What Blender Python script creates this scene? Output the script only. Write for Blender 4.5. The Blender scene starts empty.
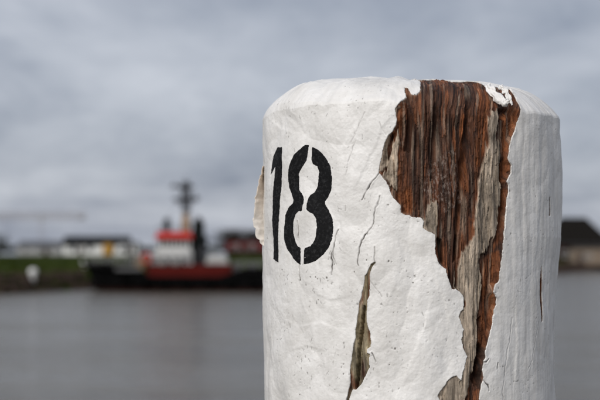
import bpy, bmesh, math, random
import numpy as np
from mathutils import Vector, Matrix

# ------------------------------------------------------------------ camera, sky, sun, exposure
scene = bpy.context.scene
col = scene.collection
R = math.radians
EYE = 2.9                                   # metres above the water
FPX = 600 * 85 / 36.0                       # focal length in photograph pixels
PITCH = math.atan(55 / FPX)

cam_data = bpy.data.cameras.new('camera')
cam_data.lens = 85; cam_data.sensor_width = 36
cam_data.clip_start = 0.05; cam_data.clip_end = 20000
cam = bpy.data.objects.new('camera', cam_data); col.objects.link(cam)
cam.location = (0, 0, EYE); cam.rotation_euler = (R(90) + PITCH, 0, 0)
cam_data.dof.use_dof = True
cam_data.dof.focus_distance = 1.53
cam_data.dof.aperture_fstop = 7.0
cam_data.dof.aperture_blades = 0
scene.camera = cam

SUN_DIR = Vector((-0.40, -0.66, 0.52)).normalized()      # towards the sun
world = bpy.data.worlds.new('World'); scene.world = world; world.use_nodes = True
wn, wl = world.node_tree.nodes, world.node_tree.links
wn.clear()
w_out = wn.new('ShaderNodeOutputWorld'); w_bg = wn.new('ShaderNodeBackground')
w_bg.inputs['Strength'].default_value = 0.10
sky = wn.new('ShaderNodeTexSky'); sky.sky_type = 'NISHITA'; sky.sun_disc = False
sky.sun_elevation = math.asin(SUN_DIR.z)
sky.sun_rotation = math.atan2(SUN_DIR.x, SUN_DIR.y)
sky.dust_density = 2.0
tc = wn.new('ShaderNodeTexCoord'); sx = wn.new('ShaderNodeSeparateXYZ')
wl.new(tc.outputs['Generated'], sx.inputs[0])
def wmath(op, a, b=None):
    n = wn.new('ShaderNodeMath'); n.operation = op
    for i, v in enumerate((a, b)):
        if v is None: continue
        if hasattr(v, 'node'): wl.new(v, n.inputs[i])
        else: n.inputs[i].default_value = v
    return n.outputs[0]
zc = wmath('ADD', wmath('MAXIMUM', sx.outputs['Z'], 0.0), 0.17)
cu, cv = wmath('MULTIPLY', wmath('DIVIDE', sx.outputs['X'], zc), -1.7), wmath('DIVIDE', sx.outputs['Y'], zc)
cc = wn.new('ShaderNodeCombineXYZ'); wl.new(cu, cc.inputs[0]); wl.new(cv, cc.inputs[1])
def wnoise(scale, detail, rough, off, dist=0.0):
    m = wn.new('ShaderNodeMapping'); m.inputs['Location'].default_value = off
    wl.new(cc.outputs[0], m.inputs['Vector'])
    n = wn.new('ShaderNodeTexNoise'); n.inputs['Scale'].default_value = scale
    n.inputs['Detail'].default_value = detail; n.inputs['Roughness'].default_value = rough
    n.inputs['Distortion'].default_value = dist
    wl.new(m.outputs[0], n.inputs['Vector']); return n.outputs['Fac']
big = wnoise(0.9, 6, 0.58, (3.1, 1.7, 0), 0.4)
fine = wnoise(2.6, 8, 0.66, (7.3, 2.2, 0), 0.6)
mixf = wmath('ADD', wmath('MULTIPLY', big, 0.76), wmath('MULTIPLY', fine, 0.24))
ramp = wn.new('ShaderNodeValToRGB'); wl.new(mixf, ramp.inputs[0])
ramp.color_ramp.elements[0].position = 0.34; ramp.color_ramp.elements[0].color = (0.212, 0.240, 0.306, 1)
ramp.color_ramp.elements[1].position = 0.66; ramp.color_ramp.elements[1].color = (0.505, 0.528, 0.585, 1)
cl = wn.new('ShaderNodeVectorMath'); cl.operation = 'SCALE'; cl.inputs['Scale'].default_value = 7.0
wl.new(ramp.outputs[0], cl.inputs[0])
wm = wn.new('ShaderNodeMixRGB'); wm.inputs[0].default_value = 0.93
wl.new(sky.outputs[0], wm.inputs[1]); wl.new(cl.outputs[0], wm.inputs[2])
wl.new(wm.outputs[0], w_bg.inputs['Color']); wl.new(w_bg.outputs[0], w_out.inputs[0])

sun_data = bpy.data.lights.new('sun', 'SUN'); sun_data.energy = 1.5; sun_data.angle = R(35)
sun_data.color = (1.0, 0.965, 0.92)
sun = bpy.data.objects.new('sun', sun_data); col.objects.link(sun)
sun.rotation_euler = SUN_DIR.to_track_quat('Z', 'Y').to_euler(); sun.location = (-30, -40, 60)

scene.view_settings.view_transform = 'Standard'; scene.view_settings.look = 'None'
scene.view_settings.gamma = 1; scene.view_settings.exposure = 0.68
scene.view_settings.use_curve_mapping = False

# ------------------------------------------------------------------ helpers
_c, _s = math.cos(PITCH), math.sin(PITCH)
def ray(x, y):
    a, b = (x - 300) / FPX, -(y - 200) / FPX
    return Vector((a, _c - b * _s, _s + b * _c))
def at(x, y, Y):
    d = ray(x, y); return Vector((d.x / d.y * Y, Y, EYE + d.z / d.y * Y))

_ga = np.random.RandomState(7).rand(4096) * 2 * np.pi
_gc, _gs = np.cos(_ga).astype(np.float32), np.sin(_ga).astype(np.float32)
def perlin(x, y, seed=0):
    x, y = np.broadcast_arrays(np.asarray(x, np.float32), np.asarray(y, np.float32))
    fx, fy = np.floor(x), np.floor(y); xi, yi = fx.astype(np.int32).astype(np.uint32), fy.astype(np.int32).astype(np.uint32)
    xf, yf = x - fx, y - fy
    u = xf * xf * xf * (xf * (xf * 6 - 15) + 10); v = yf * yf * yf * (yf * (yf * 6 - 15) + 10)
    hx0 = xi * np.uint32(374761393) + np.uint32((seed * 974634777 + 12345) & 0xffffffff); hx1 = hx0 + np.uint32(374761393)
    hy0 = yi * np.uint32(668265263); hy1 = hy0 + np.uint32(668265263)
    def g(hx, hy, dx, dy):
        h = hx + hy; h = (h ^ (h >> np.uint32(13))) * np.uint32(1274126177); h = (h >> np.uint32(16)) & np.uint32(4095)
        return _gc[h] * dx + _gs[h] * dy
    a = g(hx0, hy0, xf, yf); n0 = a + (g(hx1, hy0, xf - 1, yf) - a) * u
    a = g(hx0, hy1, xf, yf - 1); n1 = a + (g(hx1, hy1, xf - 1, yf - 1) - a) * u
    return (n0 + (n1 - n0) * v) * 1.5
def fbm(x, y, o=4, seed=0, gain=0.5):
    t, a = 0, 1.0
    for k in range(o):
        t = t + a * perlin(x * 2 ** k, y * 2 ** k, seed + 17 * k); a *= gain
    return t
def sstep(a, b, x):
    t = np.clip((x - a) / (b - a), 0, 1); return t * t * (3 - 2 * t)

def mat(name): 
    m = bpy.data.materials.new(name); m.use_nodes = True
    return m, m.node_tree.nodes, m.node_tree.links, m.node_tree.nodes['Principled BSDF']
def nn(nodes, t, **kw):
    n = nodes.new(t)
    for k, v in kw.items():
        if k in n.inputs.keys(): n.inputs[k].default_value = v
        else: setattr(n, k, v)
    return n
MATS = {}
def simple(name, c, rough=0.6, metal=0.0, var=0.25, scale=3.0, bump=0.0, spec=0.3):
    """procedural paint-like material: colour broken by noise in object space"""
    if name in MATS: return MATS[name]
    m, N, L, b = mat(name)
    t = nn(N, 'ShaderNodeTexCoord'); no = nn(N, 'ShaderNodeTexNoise', Scale=scale, Detail=6.0, Roughness=0.6)
    L.new(t.outputs['Object'], no.inputs['Vector'])
    mx = nn(N, 'ShaderNodeMixRGB')
    mx.inputs[1].default_value = (*[k * (1 - var) for k in c], 1); mx.inputs[2].default_value = (*[min(1, k * (1 + var)) for k in c], 1)
    L.new(no.outputs['Fac'], mx.inputs[0]); L.new(mx.outputs[0], b.inputs['Base Color'])
    b.inputs['Roughness'].default_value = rough; b.inputs['Metallic'].default_value = metal; b.inputs['Specular IOR Level'].default_value = spec
    if bump:
        bp = nn(N, 'ShaderNodeBump', Strength=bump, Distance=0.05); L.new(no.outputs['Fac'], bp.inputs['Height']); L.new(bp.outputs[0], b.inputs['Normal'])
    MATS[name] = m; return m

def tag(o, label=None, cat=None, group=None, kind=None):
    if label: o['label'] = label
    if cat: o['category'] = cat
    if group: o['group'] = group
    if kind: o['kind'] = kind
    return o
def empty(name, loc, rz=0):
    o = bpy.data.objects.new(name, None); col.objects.link(o); o.location = loc; o.rotation_euler.z = rz
    o.empty_display_size = 0.2; return o
def link(name, me, m, parent=None):
    o = bpy.data.objects.new(name, me); col.objects.link(o)
    if m and not me.materials: me.materials.append(m)
    o.parent = parent; return o
class MB:
    """collects boxes, tubes and prisms, builds ONE mesh object"""
    def __init__(s): s.v, s.f = [], []
    def box(s, a, b):
        x0, y0, z0 = a; x1, y1, z1 = b; n = len(s.v)
        s.v += [(x0,y0,z0),(x1,y0,z0),(x1,y1,z0),(x0,y1,z0),(x0,y0,z1),(x1,y0,z1),(x1,y1,z1),(x0,y1,z1)]
        s.f += [tuple(n+i for i in q) for q in ((0,3,2,1),(4,5,6,7),(0,1,5,4),(1,2,6,5),(2,3,7,6),(3,0,4,7))]; return s
    def tube(s, a, b, ra, rb=None, k=8, caps=True):
        rb = ra if rb is None else rb
        a, b = Vector(a), Vector(b); d = (b - a).normalized()
        u = d.orthogonal().normalized(); w = d.cross(u); n = len(s.v)
        for p, r in ((a, ra), (b, rb)):
            for i in range(k):
                t = 2 * math.pi * i / k; s.v.append(tuple(p + u * r * math.cos(t) + w * r * math.sin(t)))
        for i in range(k): j = (i + 1) % k; s.f.append((n+i, n+j, n+k+j, n+k+i))
        if caps: s.f += [tuple(n + i for i in reversed(range(k))), tuple(n + k + i for i in range(k))]
        return s
    def prism(s, pts, axis, lo, hi):
        """pts: 2D outline, extruded along axis 0/1/2"""
        n, k = len(s.v), len(pts)
        for h in (lo, hi):
            for p, q in pts:
                s.v.append((h, p, q) if axis == 0 else (p, h, q) if axis == 1 else (p, q, h))
        s.f += [tuple(n + i for i in range(k)), tuple(n + k + i for i in reversed(range(k)))]
        for i in range(k): j = (i + 1) % k; s.f.append((n+j, n+i, n+k+i, n+k+j))
        return s
    def loft(s, rings, close=True, caps=True):
        n, k = len(s.v), len(rings[0])
        for r in rings: s.v += [tuple(p) for p in r]
        for a in range(len(rings) - 1):
            for i in range(k if close else k - 1):
                j = (i + 1) % k; s.f.append((n+a*k+i, n+a*k+j, n+(a+1)*k+j, n+(a+1)*k+i))
        if caps: s.f += [tuple(n + i for i in reversed(range(k))), tuple(n + (len(rings)-1)*k + i for i in range(k))]
        return s
    def torus(s, c, axis, Rr, r, k=14, q=6):
        c = Vector(c); d = Vector(axis).normalized(); u = d.orthogonal().normalized(); w = d.cross(u); n = len(s.v)
        for i in range(k):
            t = 2*math.pi*i/k; e = u*math.cos(t)+w*math.sin(t)
            for j in range(q):
                p = 2*math.pi*j/q; s.v.append(tuple(c + e*(Rr+r*math.cos(p)) + d*r*math.sin(p)))
        for i in range(k):
            for j in range(q):
                a, b = (i+1) % k, (j+1) % q; s.f.append((n+i*q+j, n+a*q+j, n+a*q+b, n+i*q+b))
        return s
    def build(s, name, m, parent=None, smooth=False, bevel=0):
        me = bpy.data.meshes.new(name); me.from_pydata(s.v, [], s.f); me.validate(); 
        bm = bmesh.new(); bm.from_mesh(me); bmesh.ops.recalc_face_normals(bm, faces=bm.faces); bm.to_mesh(me); bm.free()
        if smooth: me.shade_smooth()
        o = link(name, me, m, parent)
        if bevel:
            bv = o.modifiers.new('bevel', 'BEVEL'); bv.width = bevel; bv.segments = 2; bv.limit_method = 'ANGLE'
        return o
def grid_mesh(name, P, keep=None, attrs=None, flip=False, sharp=None):
    """P: (rows, cols, 3) numpy grid -> mesh keeping the marked quads"""
    r, c = P.shape[:2]
    idx = np.arange(r * c).reshape(r, c)
    q = np.stack([idx[:-1, :-1], idx[:-1, 1:], idx[1:, 1:], idx[1:, :-1]], -1).reshape(-1, 4)
    if flip: q = q[:, ::-1]
    if keep is not None: q = q[keep.reshape(-1)]
    used = np.unique(q); remap = np.full(r * c, -1); remap[used] = np.arange(len(used)); q = remap[q]
    me = bpy.data.meshes.new(name)
    me.vertices.add(len(used)); me.vertices.foreach_set('co', P.reshape(-1, 3)[used].astype(np.float32).ravel())
    me.loops.add(q.size); me.loops.foreach_set('vertex_index', q.astype(np.int32).ravel())
    me.polygons.add(len(q)); me.polygons.foreach_set('loop_start', np.arange(0, q.size, 4, dtype=np.int32))
    me.update(calc_edges=True)
    if sharp is None: me.shade_smooth()
    else:
        k_ = sharp.reshape(-1) if keep is None else sharp.reshape(-1)[keep.reshape(-1)]
        me.polygons.foreach_set('use_smooth', (~k_).astype(bool))
    for k, a in (attrs or {}).items():
        if a.ndim == 3:
            at_ = me.attributes.new(k, 'FLOAT_VECTOR', 'POINT'); at_.data.foreach_set('vector', a.reshape(-1, 3)[used].astype(np.float32).ravel())
        else:
            at_ = me.attributes.new(k, 'FLOAT', 'POINT'); at_.data.foreach_set('value', a.reshape(-1)[used].astype(np.float32).ravel())
    return me

# ------------------------------------------------------------------ water and land
from mathutils.bvhtree import BVHTree
rng = random.Random(18)
def water_mat():
    m, N, L, b = mat('murky_canal_water')
    b.inputs['Base Color'].default_value = (.140, .129, .108, 1); b.inputs['Roughness'].default_value = .16; b.inputs['IOR'].default_value = 1.333
    t = nn(N, 'ShaderNodeTexCoord')
    def rip(sx_, sy_, sc, st, di, prev=None, rot=0.2):
        mp = nn(N, 'ShaderNodeMapping'); mp.inputs['Scale'].default_value = (sx_, sy_, 1); mp.inputs['Rotation'].default_value = (0, 0, rot)
        L.new(t.outputs['Object'], mp.inputs['Vector'])
        n = nn(N, 'ShaderNodeTexNoise', Scale=sc, Detail=5.0, Roughness=.6, Distortion=.4); L.new(mp.outputs[0], n.inputs['Vector'])
        bp = nn(N, 'ShaderNodeBump', Strength=st, Distance=di); L.new(n.outputs['Fac'], bp.inputs['Height'])
        if prev: L.new(prev, bp.inputs['Normal']); L.new(rw.outputs[0], bp.inputs['Strength'])
        return bp.outputs[0]
    mpw = nn(N, 'ShaderNodeMapping'); mpw.inputs['Scale'].default_value = (.05, .16, 1); L.new(t.outputs['Object'], mpw.inputs['Vector'])      # wind patches
    nw = nn(N, 'ShaderNodeTexNoise', Scale=1.0, Detail=4.0, Roughness=.6); L.new(mpw.outputs[0], nw.inputs['Vector'])
    rw = nn(N, 'ShaderNodeMapRange'); rw.inputs[1].default_value = .38; rw.inputs[2].default_value = .62; rw.inputs[3].default_value = .25; rw.inputs[4].default_value = 1.0; L.new(nw.outputs['Fac'], rw.inputs[0])
    n = rip(.45, 1, .16, 1.0, 1.5); n = rip(.6, 1, 1.2, 1.0, .34, n, -.2); n = rip(.8, 1, 6, 1.0, .05, n, .4)
    L.new(n, b.inputs['Normal']); return m
w = MB(); w.v = [(-9000, -3000, 0), (9000, -3000, 0), (9000, 12000, 0), (-9000, 12000, 0)]; w.f = [(0, 1, 2, 3)]
tag(w.build('water', water_mat()), kind='structure')

EDGE = [(-6000, -400), (-700, 20), (-200, 66), (-90, 84), (-45, 94), (-30, 100), (-21.8, 104.5), (-19.5, 112), (-17.5, 119), (-10, 121.5), (0, 124), (10, 130), (20, 158), (30, 190), (48, 240), (62, 275), (120, 380), (500, 1000), (4000, 6500)]
OFF = [(-4, -1.6), (-.6, -.25), (.0, .0), (.9, .55), (2.2, 1.22), (3.4, 1.42), (8, 1.72), (16, 2.25), (26, 2.66), (40, 2.8), (70, 2.84), (200, 2.82), (600, 2.6), (9000, 2.5)]
pts_ = []
for (x0, y0), (x1, y1) in zip(EDGE, EDGE[1:]):
    k = max(1, min(40, int(math.hypot(x1 - x0, y1 - y0) / 2.0))) if abs(x0) < 250 and y0 < 420 else 6
    pts_ += [(x0 + (x1 - x0) * i / k, y0 + (y1 - y0) * i / k) for i in range(k)]
pts_.append(EDGE[-1]); E = np.array(pts_)
E[:, 1] += .5 * fbm(E[:, 0] / 5, E[:, 1] / 5, 2, 3)
offs = []
for (a, za), (b_, zb) in zip(OFF, OFF[1:]):
    k = 5 if b_ < 100 else 3
    offs += [(a + (b_ - a) * i / k, za + (zb - za) * i / k) for i in range(k)]
offs.append(OFF[-1])
G = np.empty((len(offs), len(E), 3))
for i, (f_, z) in enumerate(offs):
    G[i, :, 0] = E[:, 0] - .45 * f_; G[i, :, 1] = E[:, 1] + .89 * f_
    G[i, :, 2] = z + (.12 * fbm(G[i, :, 0] / 6, G[i, :, 1] / 6, 3, 4) * (1 if f_ > 0 else .3))
def grass_mat():
    m, N, L, b = mat('rough_grass')
    t = nn(N, 'ShaderNodeTexCoord')
    n1 = nn(N, 'ShaderNodeTexNoise', Scale=.35, Detail=8.0, Roughness=.65); L.new(t.outputs['Object'], n1.inputs['Vector'])
    r = nn(N, 'ShaderNodeValToRGB'); L.new(n1.outputs['Fac'], r.inputs[0]); e = r.color_ramp.elements
    e[0].position = .32; e[0].color = (.016, .022, .003, 1); e[1].position = .68; e[1].color = (.052, .064, .011, 1)
    k = e.new(.5); k.color = (.029, .043, .0055, 1)
    L.new(r.outputs[0], b.inputs['Base Color']); b.inputs['Roughness'].default_value = .9; b.inputs['Specular IOR Level'].default_value = .03
    n2 = nn(N, 'ShaderNodeTexNoise', Scale=9.0, Detail=4.0); L.new(t.outputs['Object'], n2.inputs['Vector'])
    bp = nn(N, 'ShaderNodeBump', Strength=.9, Distance=.12); L.new(n2.outputs['Fac'], bp.inputs['Height']); L.new(bp.outputs[0], b.inputs['Normal']); return m
M_GRASS = grass_mat()
gme = grid_mesh('ground', G)
tag(link('ground', gme, M_GRASS), kind='structure')
gv = [v.co.copy() for v in gme.vertices]; BVH = BVHTree.FromPolygons(gv, [tuple(p.vertices) for p in gme.polygons])
def gz(x, y):
    h = BVH.ray_cast(Vector((x, y, 50)), Vector((0, 0, -1))); return h[0].z if h[0] else 2.8
def on_ground(x, Y): 
    p = at(x, 255, Y); return Vector((p.x, Y, gz(p.x, Y)))

# stones of the revetment, far too small and blurred to count
def rock_ring(verts, faces, c, r, g):
    n = len(verts)
    base = [(0,0,1),(0,0,-.8)] + [(math.cos(a), math.sin(a), h) for h, o_ in ((.35, 0), (-.35, .5)) for a in [2*math.pi*(i+o_)/5 for i in range(5)]]
    a = g.random() * 6.28; ca, sa = math.cos(a), math.sin(a); sc = [r * g.uniform(.7, 1.3) for _ in range(3)]
    for (x, y, z) in base:
        k = g.uniform(.8, 1.2); x, y, z = x*sc[0]*k, y*sc[1]*k, z*sc[2]*.7*k
        verts.append((c[0] + x*ca - y*sa, c[1] + x*sa + y*ca, c[2] + z))
    for i in range(5):
        j = (i+1) % 5
        faces += [(n, n+2+i, n+2+j), (n+1, n+7+j, n+7+i), (n+2+i, n+7+i, n+2+j), (n+2+j, n+7+i, n+7+j)]
V_, F_ = [], []
ei = [i for i in range(len(E)) if -75 < E[i, 0] < 66]
for _ in range(4200):
    i = rng.choice(ei[:-1]); t = rng.random(); f_ = rng.uniform(-.7, 3.0)
    x = E[i, 0] * (1-t) + E[i+1, 0] * t - .45 * f_; y = E[i, 1] * (1-t) + E[i+1, 1] * t + .89 * f_
    rock_ring(V_, F_, (x, y, gz(x, y) + .04), rng.uniform(.16, .40), rng)
me = bpy.data.meshes.new('bank_stones'); me.from_pydata(V_, [], F_)
tag(link('bank_stones', me, simple('bank_stone', (.046, .032, .025), .9, var=.6, scale=1.1, spec=.08)), 'dark brown loose stones lining the far bank at the waterline', 'stones', kind='stuff')
# grass tufts along the near slope
V_, F_ = [], []
for _ in range(7000):
    i = rng.choice(ei[:-1]); t = rng.random(); f_ = 2.6 + 24 * rng.random() ** 1.6
    x = E[i, 0] * (1-t) + E[i+1, 0] * t - .45 * f_; y = E[i, 1] * (1-t) + E[i+1, 1] * t + .89 * f_; z = gz(x, y)
    for b_ in range(4):
        a = rng.random() * 6.28; h = rng.uniform(.12, .38); w_ = .05; n = len(V_); ox, oy = rng.uniform(-.2, .2), rng.uniform(-.2, .2)
        V_ += [(x+ox-w_*math.cos(a), y+oy-w_*math.sin(a), z-.02), (x+ox+w_*math.cos(a), y+oy+w_*math.sin(a), z-.02), (x+ox+.12*math.sin(a), y+oy+.12*math.cos(a), z+h)]
        F_.append((n, n+1, n+2))
me = bpy.data.meshes.new('bank_grass'); me.from_pydata(V_, [], F_)
tag(link('bank_grass', me, M_GRASS), 'short dark green grass on the far bank', 'grass', kind='stuff')

# ------------------------------------------------------------------ trees
def leaf_mat(name, a, b_):
    m, N, L, b = mat(name)
    t = nn(N, 'ShaderNodeObjectInfo'); g = nn(N, 'ShaderNodeNewGeometry')
    r = nn(N, 'ShaderNodeMixRGB'); r.inputs[1].default_value = (*a, 1); r.inputs[2].default_value = (*b_, 1)
    L.new(g.outputs['Random Per Island'], r.inputs[0]); L.new(r.outputs[0], b.inputs['Base Color'])
    b.inputs['Roughness'].default_value = .8; b.inputs['Specular IOR Level'].default_value = .06; return m
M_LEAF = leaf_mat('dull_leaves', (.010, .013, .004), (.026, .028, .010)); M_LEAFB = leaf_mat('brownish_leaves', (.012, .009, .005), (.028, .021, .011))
M_BARK = simple('bark', (.06, .045, .035), .9, scale=8, var=.4)
def tree(name, base, h, w_, m, label, seed, group=None, leaves=2200, trunk=.3):
    g = random.Random(seed); root = empty(name, base); tag(root, label, 'bush' if 'bush' in name else 'tree', group)
    t = MB(); t.tube((0, 0, -.2), (0, 0, h * trunk + h * .2), h * .035, h * .02)
    tips = []
    for i in range(9):
        a = g.random() * 6.28; rr = w_ * g.uniform(.25, .85); z = h * g.uniform(trunk + .1, .88)
        p = (rr * math.cos(a) * .8, rr * math.sin(a) * .8, z); t.tube((0, 0, h * trunk * g.uniform(.6, 1.2)), p, h * .015, h * .004, 5); tips.append(p)
    tips.append((0, 0, h * .86)); t.build('trunk', M_BARK, root)
    V_, F_ = [], []
    for _ in range(leaves):
        c = g.choice(tips); s = w_ * .34
        x, y, z = [c[k] + g.gauss(0, s * (.62 if k == 2 else .75)) for k in range(3)]
        z = max(h * trunk * .55, min(z, h)); q = h * g.uniform(.012, .026); n = len(V_)
        u = Vector((g.gauss(0, 1), g.gauss(0, 1), g.gauss(0, 1))).normalized(); v = u.orthogonal().normalized()
        for (a, b_) in ((-1, 0), (0, -.7), (1.2, 0), (0, .7)): V_.append(tuple(Vector((x, y, z)) + u * q * a + v * q * b_))
        F_.append((n, n+1, n+2, n+3))
    me = bpy.data.meshes.new('crown'); me.from_pydata(V_, [], F_); link('crown', me, m, root); return root
# trees behind the red roofed house
for i, (x, Y, top, w_) in enumerate([(229, 285, 233, 2.6), (238, 292, 231, 3.0), (248, 288, 233.5, 2.8), (258, 296, 232, 3.0)]):
    b0 = on_ground(x, Y); h = at(x, top, Y).z - b0.z
    tree('dull_tree', b0, h + .3, w_ * 1.35, M_LEAFB, ['small brownish tree behind the left end of the red roof', 'tallest brownish tree above the middle of the red roof',
        'brownish tree above the right half of the red roof', 'brownish tree beside the white post above the red roof'][i], 60 + i, 'trees behind the red roofed house', 3200)
b0 = on_ground(-3, 200); tree('bush', b0, at(0, 237, 200).z - b0.z + .4, 2.2, M_LEAF, 'dark bush at the left edge of the picture beside the grey hall', 70, leaves=2000, trunk=.1)
b0 = on_ground(139, 270); tree('bush', b0, at(0, 246, 270).z - b0.z, 2.0, M_LEAF, 'low dark bush on the bank just above the tug bow', 71, leaves=1200, trunk=.1)
b0 = on_ground(214, 240); tree('bush', b0, at(0, 249, 240).z - b0.z, 1.6, M_LEAF, 'low dark bush on the bank behind the tug stern deck', 73, leaves=1000, trunk=.1)
# far woodland: one low mass along the horizon
V_, F_ = [], []
for _ in range(14000):
    x = rng.uniform(-260, 420); Y = rng.uniform(720, 800); q = rng.uniform(.5, 1.3)
    h = 2.4 + 2.2 * (1 + perlin(x / 22., 0.3, 5)) * rng.random() ** .6
    c = Vector((x, Y, 2.2 + h)); u = Vector((rng.gauss(0, 1), rng.gauss(0, 1), rng.gauss(0, 1))).normalized(); v = u.orthogonal().normalized(); n = len(V_)
    V_ += [tuple(c - u*q), tuple(c - v*q*.7), tuple(c + u*q), tuple(c + v*q*.7)]; F_.append((n, n+1, n+2, n+3))
me = bpy.data.meshes.new('far_woodland'); me.from_pydata(V_, [], F_)
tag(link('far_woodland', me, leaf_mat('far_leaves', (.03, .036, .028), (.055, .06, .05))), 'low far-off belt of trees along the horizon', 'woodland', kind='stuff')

# ------------------------------------------------------------------ buildings on the bank
M_WHITE = simple('white_render', (.74, .74, .72), .7, var=.08); M_ROOFD = simple('dark_slate_roof', (.014, .0145, .016), .8, spec=.08, var=.3, scale=2)
M_GLASS = simple('window_glass', (.012, .014, .017), .12, var=.1, spec=.25); M_GREYW = simple('grey_cladding', (.34, .34, .34), .6, var=.1); M_GREYR = simple('grey_sheet_roof', (.085, .088, .095), .5, var=.2)
M_RED = simple('red_roof_tiles', (.080, .0075, .006), .8, spec=.08, var=.3, scale=2); M_BRICK = simple('brown_brick', (.030, .014, .011), .85, spec=.08, var=.35, scale=3)
M_TAN = simple('beige_render', (.20, .155, .115), .8, var=.15); M_BROWNR = simple('brown_black_roof', (.010, .0085, .007), .85, spec=.06, var=.35, scale=1.5); M_YEL = simple('yellow_paint', (.45, .24, .03), .5, var=.15)
M_DOOR = simple('dark_door', (.05, .035, .03), .6)
def house(name, x0, x1, Y, eave, ridge, deep, mw, mr, label, hip=0, windows=(), doors=(), over=.35, base=None):
    """long side to the camera; x0, x1, eave, ridge in photograph pixels at distance Y"""
    X0, X1 = at(x0, 255, Y).x, at(x1, 255, Y).x; zb = min(gz(X0, Y), gz(X1, Y)) if base is None else base
    cx = (X0 + X1) / 2; hw = (X1 - X0) / 2; ze = at(0, eave, Y).z - zb; zr = at(0, ridge, Y).z - zb
    root = empty(name, (cx, Y, zb)); tag(root, label, 'house' if 'house' in name else 'building')
    MB().box((-hw, 0, -.4), (hw, deep, ze)).build('wall', mw, root)
    if not hip:
        MB().prism([(0, ze), (deep, ze), (deep / 2, zr - .1)], 0, -hw + .002, hw - .002).build('gable', mw, root)
    r = MB(); o_ = over; n = 0; hp = hip
    th = .16
    P8 = [(-hw-o_, -o_, ze-.05), (hw+o_, -o_, ze-.05), (hw+o_, deep+o_, ze-.05), (-hw-o_, deep+o_, ze-.05), (-hw-o_+hp, deep/2, zr), (hw+o_-hp, deep/2, zr)]
    r.v = P8 + [(x, y, z - th) for x, y, z in P8]
    r.f = [(0,1,5,4), (2,3,4,5), (6,10,11,7), (8,11,10,9), (0,6,7,1), (2,8,9,3), (1,7,8,2), (3,9,6,0), (0,4,10,6), (1,7,11,5)] if not hip else [(0,1,5,4), (2,3,4,5), (1,2,5), (3,0,4), (0,6,7,1), (2,8,9,3), (1,7,8,2), (3,9,6,0), (6,9,8,7)]
    rf = r.build('roof', mr, root)
    MB().tube((-hw-o_, -o_-.06, ze-.12), (hw+o_, -o_-.06, ze-.12), .06, k=6).build('gutter', M_GREYR, root)
    for (u, v0, ww, wh) in windows:
        wx = -hw + 2 * hw * u
        wi = MB().box((wx-ww/2, -.06, v0), (wx+ww/2, .05, v0+wh)).build('window', M_GLASS, root)
        fr = MB()
        for a, b_ in (((wx-ww/2-.07, -.09, v0-.07), (wx+ww/2+.07, -.02, v0)), ((wx-ww/2-.07, -.09, v0+wh), (wx+ww/2+.07, -.02, v0+wh+.07)), ((wx-ww/2-.07, -.09, v0), (wx-ww/2, -.02, v0+wh)), ((wx+ww/2, -.09, v0), (wx+ww/2+.07, -.02, v0+wh)), ((wx-.03, -.09, v0), (wx+.03, -.02, v0+wh))): fr.box(a, b_)
        fr.build('frame', M_WHITE, wi)
    for (u, ww, wh) in doors:
        wx = -hw + 2 * hw * u; dr = MB().box((wx-ww/2, -.07, 0), (wx+ww/2, .04, wh)).build('door', M_DOOR, root)
        MB().tube((wx+ww*.35, -.13, 1.0), (wx+ww*.35, -.07, 1.0), .03).build('handle', M_GREYR, dr)
    return root
house('white_bungalow_house', 63, 126, 300, 244, 235.8, 9, M_WHITE, M_ROOFD, 'long white bungalow with a dark slate roof above the tug bow', windows=[(.15, .9, 1.4, 1.2), (.42, 1.0, 1.2, 1.2), (.78, .9, 1.2, 1.2)], doors=[(.28, .9, 2.0)])
house('grey_hall', 17, 61, 420, 246, 240.5, 14, M_GREYW, M_GREYR, 'low light grey hall with a darker grey roof on the far left bank', windows=[(.2, 1.2, 1.5, .8), (.5, 1.2, 1.5, .8), (.8, 1.2, 1.5, .8)], doors=[(.65, 1.6, 2.1)])
house('white_annex_house', 117, 137, 270, 244.5, 242, 6, M_WHITE, M_ROOFD, 'small white flat-topped building right of the yellow hut', windows=[(.3, .7, 1.2, .9)], doors=[(.75, .8, 1.9)], over=.1)
house('red_roofed_house', 226, 292, 262, 250, 241.5, 8, M_BRICK, M_RED, 'low house with a dull red roof seen between the tug and the white post', windows=[(.15, .9, 1.0, 1.0), (.4, .9, 1.0, 1.0)], doors=[(.28, .9, 1.9)])
# hut
hp_ = on_ground(107.5, 285); hut = empty('yellow_hut', hp_); tag(hut, 'small yellow hut in front of the white bungalow', 'hut'); hz = at(0, 243.5, 285).z - hp_.z
MB().box((-.95, 0, -.2), (.95, 1.8, hz)).build('wall', M_YEL, hut, bevel=.03); MB().box((-1.05, -.1, hz), (1.05, 1.9, hz + .1)).build('roof', M_GREYR, hut); d_ = MB().box((-.4, -.05, .05), (.4, .03, 1.95)).build('door', simple('ochre_door', (.33, .17, .02), .5), hut); MB().tube((.3, -.1, 1), (.3, -.04, 1), .03).build('handle', M_GREYR, d_)
# barn on the far right bank
house('dark_barn', 553, 612, 258, 243, 216.5, 16, M_BRICK, M_BROWNR, 'big brick barn with a dark hipped roof right of the white post', hip=3.4, windows=[(.2, 1.0, 1.2, 1.0), (.32, 1.0, 1.2, 1.0)], doors=[(.45, 2.4, 2.6)], base=1.6)
house('beige_shed', 573, 622, 250, 247.5, 245.5, 4, M_TAN, M_BROWNR, 'low beige shed in front of the dark barn', windows=[(.3, .9, 1.2, .5)], doors=[(.15, .9, 1.9)], over=.15, base=1.5)

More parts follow.
